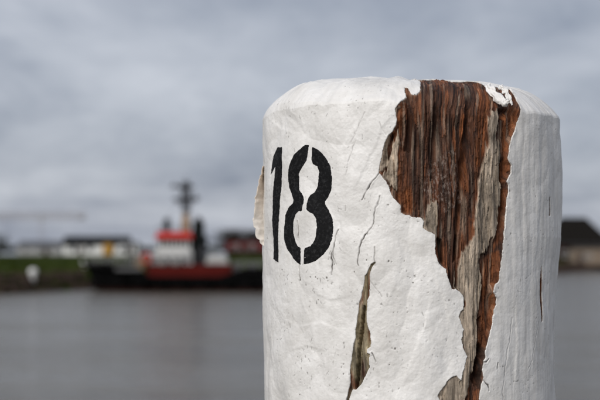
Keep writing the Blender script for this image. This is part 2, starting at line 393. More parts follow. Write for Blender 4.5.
# ------------------------------------------------------------------ tower crane far behind
Yc = 430; cb = on_ground(41, Yc); jz = at(0, 216, Yc).z - cb.z
M_CR = simple('crane_paint', (.24, .19, .17), .6, var=.1)
cr = empty('tower_crane', cb); tag(cr, 'pale brown tower crane with a long level jib on the horizon', 'crane')
def lattice(a, b_, w_, n, r):
    """square lattice beam from a to b"""
    a, b_ = Vector(a), Vector(b_); d = (b_ - a); D = d.normalized(); u = D.orthogonal().normalized(); v = D.cross(u); m = MB()
    cs = [u*w_+v*w_, u*w_-v*w_, -u*w_-v*w_, -u*w_+v*w_]
    for c in cs: m.tube(a + c, b_ + c, r, k=4)
    for i in range(n):
        p, q = a + d * i / n, a + d * (i + 1) / n
        for k in range(4): m.tube(p + cs[k], q + cs[(k+1) % 4], r * .7, k=4)
    return m
lattice((0, 0, -.2), (0, 0, jz - .8), .42, 7, .022).build('mast', M_CR, cr)
jx0, jx1 = at(-25, 216, Yc).x - cb.x, at(86, 216, Yc).x - cb.x
lattice((jx0, 0, jz), (jx1, 0, jz), .75, 24, .085).build('jib', M_CR, cr)
MB().box((-.5, -.9, jz - 1.5), (.7, .3, jz - .6)).build('cab', M_GREYW, cr, bevel=.05)
MB().box((jx1 - 2.2, -.5, jz - .95), (jx1 - .4, .5, jz - .3)).build('counterweight', M_GREYW, cr)
MB().tube((jx0 * .55, 0, jz - .5), (jx0 * .55, 0, jz - 3.0), .03, k=5).tube((jx0 * .55, 0, jz - 3.0), (jx0 * .55, 0, jz - 3.4), .12, k=6).build('hook', M_CR, cr)

# ------------------------------------------------------------------ white bollards on the bank
M_BOL = simple('white_bollard_paint', (.74, .74, .72), .6, var=.08)
for (x, y, Y, lab) in ((33, 271, 111, 'white round-headed bollard on the grass at the far left of the bank'), (85, 263, 128, 'white round-headed bollard just left of the tug bow')):
    c = at(x, y, Y); zb = gz(c.x, Y); bo = empty('bank_bollard', (c.x, Y, zb)); tag(bo, lab, 'bollard', 'white bollards on the bank')
    h = max(.55, c.z - zb + .2); rings = []
    for (r, z) in ((.20, -.2), (.20, h*.45), (.22, h*.5), (.30, h*.55), (.34, h*.72), (.30, h*.9), (.16, h)):
        rings.append([(r*math.cos(6.2832*i/14), r*math.sin(6.2832*i/14), z) for i in range(14)])
    MB().loft(rings[:3]).build('shaft', M_BOL, bo, True); MB().loft(rings[2:]).build('head', M_BOL, bo, True)

# ------------------------------------------------------------------ tug boat
YT = 113.0; K = YT / FPX
def TX(x): return (x - 300) * K
def TZ(y): return EYE - (y - 255) * K
tug = empty('tug_boat', (0, YT, 0)); tag(tug, 'black hulled tug with white wheelhouse and red roof moored along the far bank', 'tug boat')
M_HULL = simple('black_hull_paint', (.003, .003, .0032), .7, spec=.05, var=.4, scale=.8); M_TRED = simple('dark_red_paint', (.075, .006, .004), .6, spec=.08, var=.25, scale=.8); M_BRED = simple('signal_red_paint', (.52, .028, .018), .6, spec=.1, var=.12)
M_TW = simple('ship_white_paint', (.54, .54, .525), .45, var=.07); M_DECK = simple('deck_green', (.045, .05, .045), .8); M_ORG = simple('mast_ochre_paint', (.30, .19, .09), .5, var=.15); M_STEEL = simple('dark_steel', (.035, .035, .04), .5, metal=.3); M_BLK = simple('funnel_black', (.008, .010, .009), .6, spec=.1); M_RUB = simple('tyre_rubber', (.004, .004, .004), .9, spec=.05)
xb, xs = TX(84), TX(385); Lh = xs - xb
rings = []; deckL = []
for i in range(25):
    t = i / 24; b_ = 3.3 * (min(1, (t / .22)) ** .55 if t < .22 else 1) * (1 if t < .85 else (1 - ((t - .85) / .15) ** 2 * .35)); b_ = max(b_, .08)
    zs = TZ(263.5) - .0 + (.25 * max(0, 1 - t / .10)) - 1.0 * float(sstep(.10, .24, np.array(t))) * 1.0 + .25 * max(0, (t - .8) / .2) + .68 * float(sstep(.47, .53, np.array(t)))
    xt = xb + Lh * t; xw = xb + .9 * (1 - t) ** 6 + Lh * t
    bw = b_ * (.55 + .45 * min(1, t / .3)) * .96; bk = bw * .6
    rings.append([(xt, -b_, zs), (xw, -bw, 0.25), (xw + .3 * (1 - t) ** 4, -bw * .97, -.2), (xw + 1.2 * (1 - t) ** 4, -bk, -1.3), (xw + 1.2 * (1 - t) ** 4, bk, -1.3), (xw + .3 * (1 - t) ** 4, bw * .97, -.2), (xw, bw, .25), (xt, b_, zs)])
    deckL.append((xt, b_, zs))
hull = MB(); hull.loft(rings, close=False, caps=False)
hull.f += [tuple(range(8)), tuple(24 * 8 + i for i in range(8))]
hull.build('hull', M_HULL, tug)
dk = MB(); n_ = len(deckL)
dk.v = [(x, -b_ + .04, z - .55) for x, b_, z in deckL] + [(x, b_ - .04, z - .55) for x, b_, z in deckL]; dk.f = [(i, i+1, n_+i+1, n_+i) for i in range(n_-1)]; dk.build('deck', M_DECK, tug)
rub = MB()
for s in (-1, 1):
    for (x0, b0_, z0), (x1, b1_, z1) in zip(deckL, deckL[1:]): rub.tube((x0, s*(b0_+.05), z0-.32), (x1, s*(b1_+.05), z1-.32), .13, k=6)
rub.build('rubbing_strake', M_RUB, tug)
bt = MB()
for i in range(24):
    for s in (0, 7):
        pass
    a0, a1 = rings[i], rings[i+1]
    n = len(bt.v); bt.v += [(a0[1][0], a0[1][1]-.02, .27), (a1[1][0], a1[1][1]-.02, .27), (a1[2][0], a1[2][1]-.02, -.15), (a0[2][0], a0[2][1]-.02, -.15)]; bt.f.append((n, n+1, n+2, n+3))
bt.build('boot_stripe', simple('dull_boot_red', (.022, .007, .005), .8, spec=.05), tug)
MB().box((TX(121), -3.37, TZ(270)), (TX(146), -3.31, TZ(267))).build('name_board', simple('faded_white_board', (.13, .13, .13), .7, spec=.1), tug)
for i in range(9):
    x = TX(100) + i * 1.75; MB().torus((x, -3.0 - .5 * min(1, i / 2), .78), (0, 1, 0), .36, .12).build('tyre_fender', M_RUB, tug)
# deckhouse (dark red) and white house above
zd = TZ(276); MB().box((TX(151), -2.6, zd - .4), (TX(233), 2.6, TZ(264.5))).build('deckhouse', M_TRED, tug, bevel=.06)
hs = MB().prism([(TX(153), TZ(264.4)), (TX(195), TZ(264.4)), (TX(194), TZ(251)), (TX(157), TZ(251))], 1, -2.2, 2.2).build('lower_house', M_TW, tug, bevel=.05)
for i in range(4):
    x = TX(159 + i * 8); MB().tube((x, -2.26, TZ(257)), (x, -2.16, TZ(257)), .13, k=12).build('porthole', M_GLASS, hs)
MB().box((TX(188), -2.24, TZ(264)), (TX(192), -2.16, TZ(253))).build('door', M_GREYW, hs)
wh = MB().prism([(TX(159), TZ(250.9)), (TX(192), TZ(250.9)), (TX(192), TZ(247.5)), (TX(160.5), TZ(247.5))], 1, -1.9, 1.9).build('wheelhouse', M_TW, tug, bevel=.04)
win = MB().prism([(TX(160.7), TZ(247.4)), (TX(191.8), TZ(247.4)), (TX(192.3), TZ(239.4)), (TX(159.6), TZ(239.4))], 1, -1.86, 1.86).build('window_band', M_GLASS, tug)
for i in range(8):
    x = TX(161.2 + i * 4.3); MB().box((x - .06, -1.92, TZ(247.4)), (x + .06, 1.92, TZ(239.4))).build('mullion', M_TW, win)
MB().prism([(TX(157), TZ(239.3)), (TX(195), TZ(239.3)), (TX(193), TZ(232.3)), (TX(160), TZ(232.3))], 1, -2.2, 2.2).build('roof', M_BRED, tug, bevel=.08)
ra_ = MB()
for i in range(9):
    x = TX(160 + i * 4); ra_.tube((x, -1.9, TZ(231.5)), (x, -1.9, TZ(226.5)), .025, k=5)
ra_.tube((TX(160), -1.9, TZ(226.5)), (TX(192), -1.9, TZ(226.5)), .025, k=5).tube((TX(160), -1.9, TZ(229)), (TX(192), -1.9, TZ(229)), .02, k=5).build('roof_railing', M_STEEL, tug)
for y_, lab in ((-1.0, 0), (1.0, 1)):
    f = MB().tube((TX(198.5), y_, TZ(266)), (TX(198.5), y_, TZ(221)), .50, .40, 12).build('funnel', M_BLK, tug); MB().tube((TX(198.5), y_, TZ(221) ), (TX(199.5), y_, TZ(217)), .16, k=8).build('exhaust_pipe', M_STEEL, f)
MB().box((TX(165), -1.3, TZ(231.6)), (TX(171), -.6, TZ(221))).tube((TX(168), -.95, TZ(221)), (TX(168), -.95, TZ(218.5)), .2, k=8).build('searchlight', M_BLK, tug)
ms = MB().tube((TX(186), 0, TZ(231.4)), (TX(186), 0, TZ(214)), .40, .26, 10).build('mast_base', M_ORG, tug)
mast = lattice((TX(186), 0, TZ(214)), (TX(186), 0, TZ(181)), .20, 6, .075).build('mast', M_STEEL, tug)
m = MB().tube((TX(171), 0, TZ(186.5)), (TX(194), 0, TZ(186.5)), .11).tube((TX(174), 0, TZ(186.5)), (TX(174), 0, TZ(183)), .10).tube((TX(181), 0, TZ(186.5)), (TX(181), 0, TZ(190)), .09); m.build('crossarm', M_STEEL, mast)
m = MB().tube((TX(173), 0, TZ(199)), (TX(199), 0, TZ(199)), .12).tube((TX(195), 0, TZ(202)), (TX(195), 0, TZ(194)), .11).tube((TX(177), 0, TZ(202)), (TX(177), 0, TZ(198)), .11); m.build('crossarm', M_STEEL, mast)
m = MB().box((TX(178), -.5, TZ(204.5)), (TX(193), -.3, TZ(202.6))).box((TX(184), -.55, TZ(206)), (TX(188), -.25, TZ(204.5))); m.build('radar', M_STEEL, mast)
m = MB().box((TX(181), -.45, TZ(195)), (TX(192), -.25, TZ(193.2))).box((TX(185), -.5, TZ(197)), (TX(188), -.2, TZ(195))); m.build('radar', M_STEEL, mast)
MB().tube((TX(186), 0, TZ(181)), (TX(186), 0, TZ(176)), .03).build('aerial', M_STEEL, mast)
st = MB()
for a, b_ in (((TX(186), 0, TZ(190)), (TX(199), 0, TZ(229))), ((TX(186), 0, TZ(190)), (TX(160), 0, TZ(229)))): st.tube(a, b_, .018, k=4)
st.build('stay', M_STEEL, mast)
MB().prism([(TX(207), TZ(264.4)), (TX(230), TZ(264.4)), (TX(228), TZ(257)), (TX(218), TZ(255)), (TX(209), TZ(256))], 1, -1.9, -.2).build('work_boat', simple('grey_white_paint', (.40, .40, .385), .6, spec=.1), tug, bevel=.12)
wi = MB().tube((TX(143), -1.3, TZ(262)), (TX(143), 1.3, TZ(262)), .5, k=12).box((TX(140), -1.5, TZ(270)), (TX(146), -1.35, TZ(258))).box((TX(140), 1.35, TZ(270)), (TX(146), 1.5, TZ(258))).build('winch', simple('winch_ochre', (.17, .11, .05), .6), tug)
rl = MB()
for i in range(14):
    x = TX(92 + i * 4.2); b_ = 3.2 * min(1, ((x - xb) / Lh / .22)) ** .55; rl.tube((x, -b_, TZ(264)), (x, -b_, TZ(257.5)), .025, k=5)
    if i: 
        rl.tube((px_, -pb_, TZ(257.5)), (x, -b_, TZ(257.5)), .025, k=5); rl.tube((px_, -pb_, TZ(260.5)), (x, -b_, TZ(260.5)), .02, k=5)
    px_, pb_ = x, b_
rl.build('railing', M_GREYW, tug)
for x in (150,): MB().torus((TX(x), -2.68, TZ(258 if x < 160 else 268)), (0, 1, 0), .33, .09).build('life_ring', M_BRED, tug)
MB().tube((TX(108), 0, TZ(266)), (TX(108), 0, TZ(258)), .22, .2, 10).tube((TX(105), 0, TZ(260)), (TX(111), 0, TZ(260)), .1).build('tow_bitt', M_BLK, tug)
for k, (x0, x1, y0, m_) in enumerate([(201, 206, 247, M_STEEL), (236, 241, 262, M_STEEL), (250, 256, 263, M_STEEL)]):
    MB().box((TX(x0), -1.6, TZ(276)), (TX(x1), -.6, TZ(y0))).build('deck_locker', m_, tug, bevel=.06)
ar = MB()
for i in range(16):
    x = TX(236 + i * 4.6); ar.tube((x, -3.2, TZ(270)), (x, -3.2, TZ(262)), .022, k=5)
ar.tube((TX(236), -3.2, TZ(262)), (TX(305), -3.2, TZ(262)), .025, k=5).tube((TX(236), -3.2, TZ(264.5)), (TX(305), -3.2, TZ(264.5)), .02, k=5).build('railing', M_GREYW, tug)
MB().tube((TX(206), 0, TZ(264)), (TX(206), 0, TZ(236)), .10).tube((TX(206), 0, TZ(238)), (TX(228), 0, TZ(247)), .07).build('derrick', M_STEEL, tug)
for x in (163, 176): MB().tube((TX(x), -2.5, TZ(262.5)), (TX(x + 8), -2.5, TZ(262.5)), .26, k=10).build('life_raft', simple('raft_grey', (.22, .22, .21), .6, spec=.1), tug, True)
br = MB()
for i in range(9):
    x = TX(155 + i * 5); br.tube((x, -2.35, TZ(264.4)), (x, -2.35, TZ(257)), .03, k=5)
br.tube((TX(155), -2.35, TZ(257)), (TX(195), -2.35, TZ(257)), .035, k=5).tube((TX(155), -2.35, TZ(260.5)), (TX(195), -2.35, TZ(260.5)), .03, k=5).build('deckhouse_railing', M_STEEL, tug)
MB().box((TX(133), -1.0, TZ(268)), (TX(138), .6, TZ(256))).build('hatch', M_STEEL, tug, bevel=.08)
MB().tube((TX(128), 0, TZ(268)), (TX(128), 0, TZ(246)), .08).tube((TX(124), 0, TZ(249)), (TX(132), 0, TZ(249)), .05).build('foremast', M_STEEL, tug)
# ------------------------------------------------------------------ the mooring post
PX = 0.001188                               # metres per photograph pixel at the post's axis
R0 = 0.175
AX = R(4.47); DAX = 1.683
AXIS = Vector((DAX * math.sin(AX), DAX * math.cos(AX), 0))
E_T = Vector((-math.sin(AX), -math.cos(AX), 0)); E_R = Vector((math.cos(AX), -math.sin(AX), 0))
# profile of the log: radius and height above the eye, side -> bevel -> slightly domed head
prof = [(R0, 0.05), (R0, 0.150), (R0 - 0.001, 0.1645), (0.136, 0.1905), (0.10, 0.198), (0.0, 0.204)]
for _ in range(2):
    q = [prof[0]]
    for a, b in zip(prof, prof[1:]):
        q += [(a[0]*.75+b[0]*.25, a[1]*.75+b[1]*.25), (a[0]*.25+b[0]*.75, a[1]*.25+b[1]*.75)]
    prof = q + [prof[-1]]
prof = np.array(prof)
seg = np.hypot(*np.diff(prof, axis=0).T); pv = 0.05 + np.concatenate([[0], np.cumsum(seg)])
VTOP = pv[-1]
def prof_rz(v):
    r = np.where(v < 0.05, R0, np.interp(v, pv, prof[:, 0])); z = np.where(v < 0.05, v, np.interp(v, pv, prof[:, 1]))
    return r, z
_vs = np.linspace(-.25, VTOP, 1400); _rs, _zs = prof_rz(_vs)
def sv(x, y):
    """photograph pixel -> (arc length s, height v) on the unrolled log"""
    t = np.full(_vs.shape, 1.6)
    for _ in range(3):                                           # distance along the ray at each height, then the column the pixel looks down
        d = ray(x, y); hx, hy = d.x, d.y
        b = hx * AXIS.x + hy * AXIS.y; a = hx * hx + hy * hy; c = AXIS.length_squared - _rs ** 2
        t = (b - np.sqrt(np.maximum(b * b - a * c, 0))) / a
    py = 200 - FPX * ((_zs / (hy * t)) * _c - _s) / (_c + (_zs / (hy * t)) * _s)       # picture row of that surface point
    hit = np.where(py <= y)[0]; i = hit[0] if len(hit) else int(np.argmin(py))
    if len(hit) and i > 0: f = (py[i-1] - y) / (py[i-1] - py[i] + 1e-9); v = _vs[i-1] + (_vs[i] - _vs[i-1]) * f
    else: v = _vs[i] + (py[i] - y) * PX * 14
    p = Vector((hx, hy, 0)) * float(t[i]) - AXIS
    return (R0 * math.atan2(p.dot(E_R), p.dot(E_T)), float(min(v, VTOP - .01)))
def poly(*pts): return np.array([sv(x, y) for x, y in pts])

def seg_dist(S, V, pts, closed):
    d = np.full(S.shape, 1e9); n = len(pts)
    for i in range(n if closed else n - 1):
        a, b = pts[i], pts[(i + 1) % n]; e = b - a; L2 = e @ e + 1e-18
        t = np.clip(((S - a[0]) * e[0] + (V - a[1]) * e[1]) / L2, 0, 1)
        d = np.minimum(d, (S - a[0] - t * e[0]) ** 2 + (V - a[1] - t * e[1]) ** 2)
    return np.sqrt(d)
def inside(S, V, pts):
    c = np.zeros(S.shape, bool); n = len(pts)
    for i in range(n):
        a, b = pts[i], pts[(i + 1) % n]
        if a[1] == b[1]: continue
        m = ((a[1] > V) != (b[1] > V)) & (S < (b[0] - a[0]) * (V - a[1]) / (b[1] - a[1]) + a[0]); c ^= m
    return c
def sdf(S, V, pts, pad=0.02, closed=True):
    """signed distance, positive inside; far points get -pad"""
    out = np.full(S.shape, -pad)
    lo, hi = pts.min(0) - pad, pts.max(0) + pad
    rows = np.where((V[:, 0] > lo[1]) & (V[:, 0] < hi[1]))[0]; cols = np.where((S[0] > lo[0]) & (S[0] < hi[0]))[0]
    if not len(rows) or not len(cols): return out
    sl = np.s_[rows[0]:rows[-1] + 1, cols[0]:cols[-1] + 1]
    s, v = S[sl], V[sl]; d = seg_dist(s, v, pts, closed)
    out[sl] = np.maximum(np.where(inside(s, v, pts), d, -d) if closed else -d, -pad)
    return out

# grid over the whole log, dense where the photograph looks
dense = np.radians(np.linspace(-97, 97, 1050)); back = np.radians(np.linspace(97, 263, 48))[1:-1]
TH = np.concatenate([dense, back, [dense[0] + 2 * np.pi]])
V1 = np.concatenate([np.linspace(-EYE - 1.2, -0.2, 50)[:-1], np.linspace(-0.2, 0.21, 700)[:-1], np.linspace(0.21, VTOP, 110)])
TH = TH.astype(np.float32); V1 = V1.astype(np.float32)
T2, Vg = np.meshgrid(TH, V1)
S = R0 * T2
TW = (T2 + np.pi) % (2 * np.pi) - np.pi                       # wrapped angle
CX, CY = np.cos(T2) * R0, np.sin(T2) * R0                     # seamless coordinates for coarse noise

# ---- outlines traced on the surface
SCAR = poly((420,70),(420,80),(420,92),(416,94.5),(411,93.5),(407.5,88),(405,88),(405,92),(407,96),(403,98),(400,102),(397,105),(395,108),(396,113),
  (397,118),(396,124),(394,130),(390,134),(387,138),(384,146),(383,152),(381,160),(379,170),(378.5,173),(383,178),(388,185),(390,190),(392,195),
  (396,200),(400,205),(401,212),(405,215),(409,215),(413,218),(420,217),(424,222),(423,228),(428,232),(435,234),(436,240),(435.5,250),(437,260),
  (441,266),(446,269),(447,277),(450,284),(452,289),(456,289),(460,292),(463,296),(464,303),(464,309),(461,312),(459,317),(462,324),(464,330),
  (462,340),(463,347),(467,356),(465,366),(461,380),(457,376),(452,378),(448,381),(443,388),(438,396),(440,400),(444,412),(452,428),(466,440),
  (478,430),(480,400),(481,388),(483,378),(482,368),(483,362),(485,358),(484,352),(486,347),(489,338),(492,325),(494,310),(496,305),(496,298),
  (493,292),(495,284),(498,282),(499,270),(501,258),(502,250),(503,238),(505,225),(506,215),(507,207),(507,200),(509,190),(509,186),(507,181),
  (511,172),(511,164),(508,157),(509,152),(512,140),(515,130),(517,124),(519,112),(518,104),(514,97),(511,93),(508,88),(498,86),(490,86),(484,84.5),(482,80),(480,66))
SPLIT = poly((375,262),(371,264),(369,270),(367,274),(365,276),(364,283),(362,292),(361,297),(359,303),(358,312),(357,320),(355,330),(356,338),(354,344),
  (353,350),(352,360),(350.5,370),(351,382),(350,386),(348.5,392),(346.5,402),(349.5,402),(351,393),(353,389),(356,390),(361,385),(365,377),(368,371),
  (370,367),(369,363),(370,354),(367,353),(367,349),(370.5,347),(371,341),(370,334),(368,328),(366.5,322),(366.5,316),(367,308),(367,300),(369,296),(369.5,285),(370,275),(372.5,267),(376,263))
SLITS = [poly((543.8,266),(542.6,285),(542.8,302),(544.6,322),(545.8,322),(546,300),(545.8,280),(544.8,266)), poly((549.8,197),(549.8,216),(551.4,216),(551.2,197))]
CRACKS = [((379,173.5),(373,181),(367,189),(361,200)), ((379.6,196),(376,209.5),(372,226),(365.5,235),(360.4,244),(358,259),(358.6,266)),
  ((338,230),(335,238),(333.5,250),(333,265)), ((299.6,221),(299.2,230),(298.8,238)), ((376,247),(375.4,256),(374.5,263)), ((379,122),(382,128),(387,134.5)),
  ((338.5,207),(339,212)), ((339,209),(343,209.4)), ((346,206),(346.5,211)), ((482,362),(486,362),(488,359)), ((484,380),(488,385),(488.5,391)),
  ((498,363),(497,369)), ((369,280),(374,286),(381,297)), ((372,353),(376,362)), ((333,250),(331,262),(332,275)), ((300,262),(299.5,280)),
  ((512,318),(511,335),(508,352),(505,372),(503,400)), ((541,322),(538,345),(530,370)), ((356,140),(349,160),(346,175)), ((365,112),(357,128),(352,141))]
PITS = [(282,270,1.3),(284,272,.9),(311,277,1.2),(316,277,1.3),(318,279,.8),(327,278,1.5),(328,281,.9),(299.5,280,1.0),(339,79.5,1.2),(312,83,1.0),(313,88,.8),
  (395,349,.9),(413,283,.8),(410,278,.7),(414,276,.6),(389,365,.7),(296,372,.7),(278,351,.9),(344,364,.8),(344,374,.7),(354,272,.8),(367,260,.7),(389,261,.9),(392,262,.8),
  (292,283,.8),(331,284,.8),(321,272,.6),(306,285,.9),(285,313,.6),(303,322,.5),(318,300,.5),(277,340,.6),(388,205,.7),(391,203,.6),(300,395,.8),(286,292,.5),(333,168,.5),(352,100,.5)]

jit = 0.0008 * fbm(S / .007, Vg / .007, 3, 5) + 0.00012 * perlin(S / .002, Vg / .002, 9)
sd_scar = -(sdf(S, Vg, SCAR, 0.03)) + jit                     # positive on paint
sd_split = -(sdf(S, Vg, SPLIT, 0.02)) + 0.5 * jit
sd_slit = np.minimum(-sdf(S, Vg, SLITS[0], 0.01), -sdf(S, Vg, SLITS[1], 0.01))
sd = np.minimum(np.minimum(sd_scar, sd_split), sd_slit + 0.0002)

# ---- the log's own irregular shape
right = sstep(np.radians(25), np.radians(82), TW) * (1 - sstep(np.radians(110), np.radians(150), TW))
left = sstep(np.radians(25), np.radians(82), -TW) * (1 - sstep(np.radians(110), np.radians(150), -TW))
rad_, zz = prof_rz(Vg)
shape = 0.0
shape = shape - right * PX * np.interp(zz, [-0.17, -0.08, -0.045, -0.01, 0.02, .2], [8, 7, 6, 3.5, 0, 0])
shape = shape - left * PX * np.interp(zz, [-0.17, 0.16], [2, 0])
shape = shape + 0.0016 * fbm(CX / .11 + 5, CY / .11 + Vg / .3, 2, 31)
bev_shift = 0.003 * fbm(CX / .07 + 1.3, CY / .07, 3, 44) - 0.035 * np.sin(T2) * rad_
side = 1 - sstep(0.12, 0.15, Vg)

rightside = sstep(np.radians(22), np.radians(40), TW) + sstep(np.radians(60), np.radians(85), -TW) * 0.7
# ---- paint relief: broad dents, folds, brush marks, thick skin lifting at its edges
wx = S + 0.006 * perlin(S / .03, Vg / .03, 70); wy = Vg + 0.006 * perlin(S / .03, Vg / .03, 71)
rid = lambda a_, b_, sd_: np.abs(perlin(a_, b_, sd_))
dents = 0.0009 * fbm(S / .05, Vg / .07, 2, 12) + 0.0042 * (rid((wx * .9 + wy * .45) / .060, (wy * .8 - wx * .4) / .085, 13) - .25) + .0016 * (rid((wx * .8 - wy * .5) / .030, (wy * .7 + wx * .4) / .040, 17) - .25)
fold = 0.00022 * (1 - np.minimum(1, np.abs(perlin((wx + wy * .35) / .021, wy / .05, 14)) * 4.0)) * sstep(-.2, .3, perlin(S / .07, Vg / .07, 15))
lumps = 0.00022 * fbm(S / .006, Vg / .007, 3, 16) + 0.00016 * np.maximum(0, perlin(S / .0035, Vg / .0045, 18) - .25)
wrk = 0.00011 * (1 - np.minimum(1, 5 * np.abs(perlin((S + .3 * Vg) / .011 , (Vg - .2 * S + .002 * perlin(S / .006, Vg / .006, 73)) / .0042, 74)))) * sstep(.0, .35, perlin(S / .03, Vg / .03, 75))
lumps = lumps + wrk + 0.00006 * fbm(S / .0022, Vg / .0022, 2, 76)
brush = 0.00022 * fbm(S / .006, Vg / .09, 3, 20) + 0.0009 * perlin(S / .017, Vg / .3, 23) + .0005 * perlin(S / .008, Vg / .12, 24)
slope = sstep(.15, .17, Vg) * 0.5
relief = dents * (1 - .4 * np.clip(rightside, 0, 1)) + fold * (1 - np.clip(rightside, 0, 1)) * (1 - slope) + lumps * (1 - .45 * np.clip(rightside, 0, 1)) + brush * (0.10 + .55 * np.clip(rightside, 0, 1)) * (1 - slope)
PAINT = 0.0006
# folds in the thick skin: one side stands higher than the other
CREASES = [((372,101),(365,112),(352,130),(340,147),(334,160)), ((396,112),(382,128),(373,150),(362,172),(352,196)), ((331,100),(327,112),(318,128)), ((430,296),(426,320),(414,352),(398,392)),
  ((396,228),(402,258),(394,290),(380,318)), ((345,196),(340,222),(343,250),(338,286)), ((312,292),(330,300),(352,296)), ((284,318),(300,326),(322,322),(340,330)), ((290,352),(308,346),(330,352)),
  ((526,118),(523,180),(526,262)), ((539,124),(541,190),(537,262),(541,330)), ((515,300),(518,345),(513,399)), ((420,250),(440,290),(452,330)), ((272,120),(280,128),(300,133))]
crs = np.zeros(S.shape, np.float32)
for i, c in enumerate(CREASES):
    pts = poly(*c); lo, hi = pts.min(0) - .03, pts.max(0) + .03
    rows = np.where((V1 > lo[1]) & (V1 < hi[1]))[0]; cols = np.where((R0 * TH > lo[0]) & (R0 * TH < hi[0]))[0]; w_ = np.s_[rows[0]:rows[-1] + 1, cols[0]:cols[-1] + 1]
    s_, v_ = S[w_] + .0018 * perlin(S[w_] / .014, Vg[w_] / .014, 500 + i) + .0006 * perlin(S[w_] / .004, Vg[w_] / .004, 520 + i), Vg[w_]
    best = np.full(s_.shape, 1e9); sg = np.ones(s_.shape); al = np.zeros(s_.shape)
    for j, (a_, b_) in enumerate(zip(pts, pts[1:])):
        e_ = b_ - a_; l2 = e_ @ e_; t_ = np.clip(((s_ - a_[0]) * e_[0] + (v_ - a_[1]) * e_[1]) / l2, 0, 1); ds, dv_ = s_ - a_[0] - t_ * e_[0], v_ - a_[1] - t_ * e_[1]
        d_ = np.hypot(ds, dv_); k_ = d_ < best; best = np.where(k_, d_, best); sg = np.where(k_, np.sign(e_[0] * dv_ - e_[1] * ds), sg); al = np.where(k_, (j + t_) / (len(pts) - 1), al)
    amp = .00048 * np.sin(np.pi * np.clip(al * .96 + .02, 0, 1)) ** .6 * (-1 if i % 3 == 1 else 1)
    crs[w_] += amp * np.tanh(sg * best / .0016) * np.exp(-(best / .011))
relief = relief + crs
lift = 0.0008 * np.exp(-np.clip(np.minimum(sd_scar, sd_split), 0, 1) / .0035) * sstep(-.25, .35, perlin(S / .018, Vg / .018, 60))
# paint chips: layers of older paint ended in small steps
layer = 0.00007 * sstep(.0, .03, fbm(wx / .05, wy / .06, 3, 81) - .12)
grime = np.zeros(S.shape)
groove = np.zeros(S.shape)
ck_a = 0.0009 * perlin(S / .005, Vg / .005, 91) + .0018 * perlin(S / .014, Vg / .014, 94); ck_b = np.clip(perlin(S / .008, Vg / .008, 92) + .45, 0, 1)
for i, c in enumerate(CRACKS):
    pts = poly(*c); lo, hi = pts.min(0) - .008, pts.max(0) + .008
    rows = np.where((V1 > lo[1]) & (V1 < hi[1]))[0]; cols = np.where((R0 * TH > lo[0]) & (R0 * TH < hi[0]))[0]
    w_ = np.s_[rows[0]:rows[-1] + 1, cols[0]:cols[-1] + 1]
    d = seg_dist(S[w_] + ck_a[w_], Vg[w_], pts, False)
    faint = 0.35 if i in (5, 6, 7, 8, 12, 16, 17, 18, 19) else 1.0
    m = np.exp(-(d / .00055) ** 2) * (0.5 + 0.9 * ck_b[w_])
    grime[w_] = np.maximum(grime[w_], np.clip(m, 0, 1) * faint); groove[w_] = np.maximum(groove[w_], m * .0012 * faint)
    groove[w_] -= 0.0003 * np.exp(-((d - .0016) / .0009) ** 2) * faint       # the lips stand up
pit_n = 0.0005 * perlin(S / .0016, Vg / .0016, 93)
def window(s0, v0, pad):
    rows = np.where(np.abs(V1 - v0) < pad)[0]; cols = np.where(np.abs(R0 * TH - s0) < pad)[0]
    return np.s_[rows[0]:rows[-1] + 1, cols[0]:cols[-1] + 1]
for (x, y, r) in PITS:
    s0, v0 = sv(x, y); rr = r * PX * .62; w_ = window(s0, v0, .006)
    d = np.hypot((S[w_] - s0) * (1 + .3 * math.sin(x)), (Vg[w_] - v0) * (1 + .3 * math.cos(y))) + pit_n[w_]
    m = 1 - sstep(rr * .5, rr * 1.4, d); grime[w_] = np.maximum(grime[w_], m * .85); groove[w_] = np.maximum(groove[w_], m * .0008)
# tiny flecks in the skin
fl = sstep(.56, .74, perlin(S / .0030, Vg / .0042, 95) ) * sstep(.15, .5, perlin(S / .03, Vg / .03, 96) + .18)
grime = np.maximum(grime, fl * .55 * (Vg < .2)); groove = groove + fl * .0003
tr_ = random.Random(4)
for k in range(110):
    cx_, cy_ = tr_.choice([(300, 278), (318, 282), (290, 330), (330, 345), (300, 375), (400, 350), (390, 290), (350, 150), (310, 115), (345, 90), (535, 300), (340, 240), (420, 320)])
    x, y = tr_.gauss(cx_, 16), tr_.gauss(cy_, 14)
    if not (267 < x < 555 and 84 < y < 399): continue
    s0, v0 = sv(x, y); w_ = window(s0, v0, .005); an = tr_.gauss(1.2, .6); L_ = tr_.uniform(.0004, .0022)
    ds, dv_ = S[w_] - s0, Vg[w_] - v0; t_ = np.clip(ds * math.cos(an) + dv_ * math.sin(an), -L_, L_); d = np.hypot(ds - t_ * math.cos(an), dv_ - t_ * math.sin(an)) + pit_n[w_] * .5
    m = np.exp(-(np.maximum(d, 0) / .00045) ** 2) * tr_.uniform(.1, .6); grime[w_] = np.maximum(grime[w_], m); groove[w_] = np.maximum(groove[w_], m * .0006)
d_paint_skin = relief + layer + lift - groove + PAINT
wall = np.where(sd > 0, 0, np.maximum(sd * 14.0, -0.022))
d_paint = d_paint_skin + np.where(sd > 0, 0, wall)

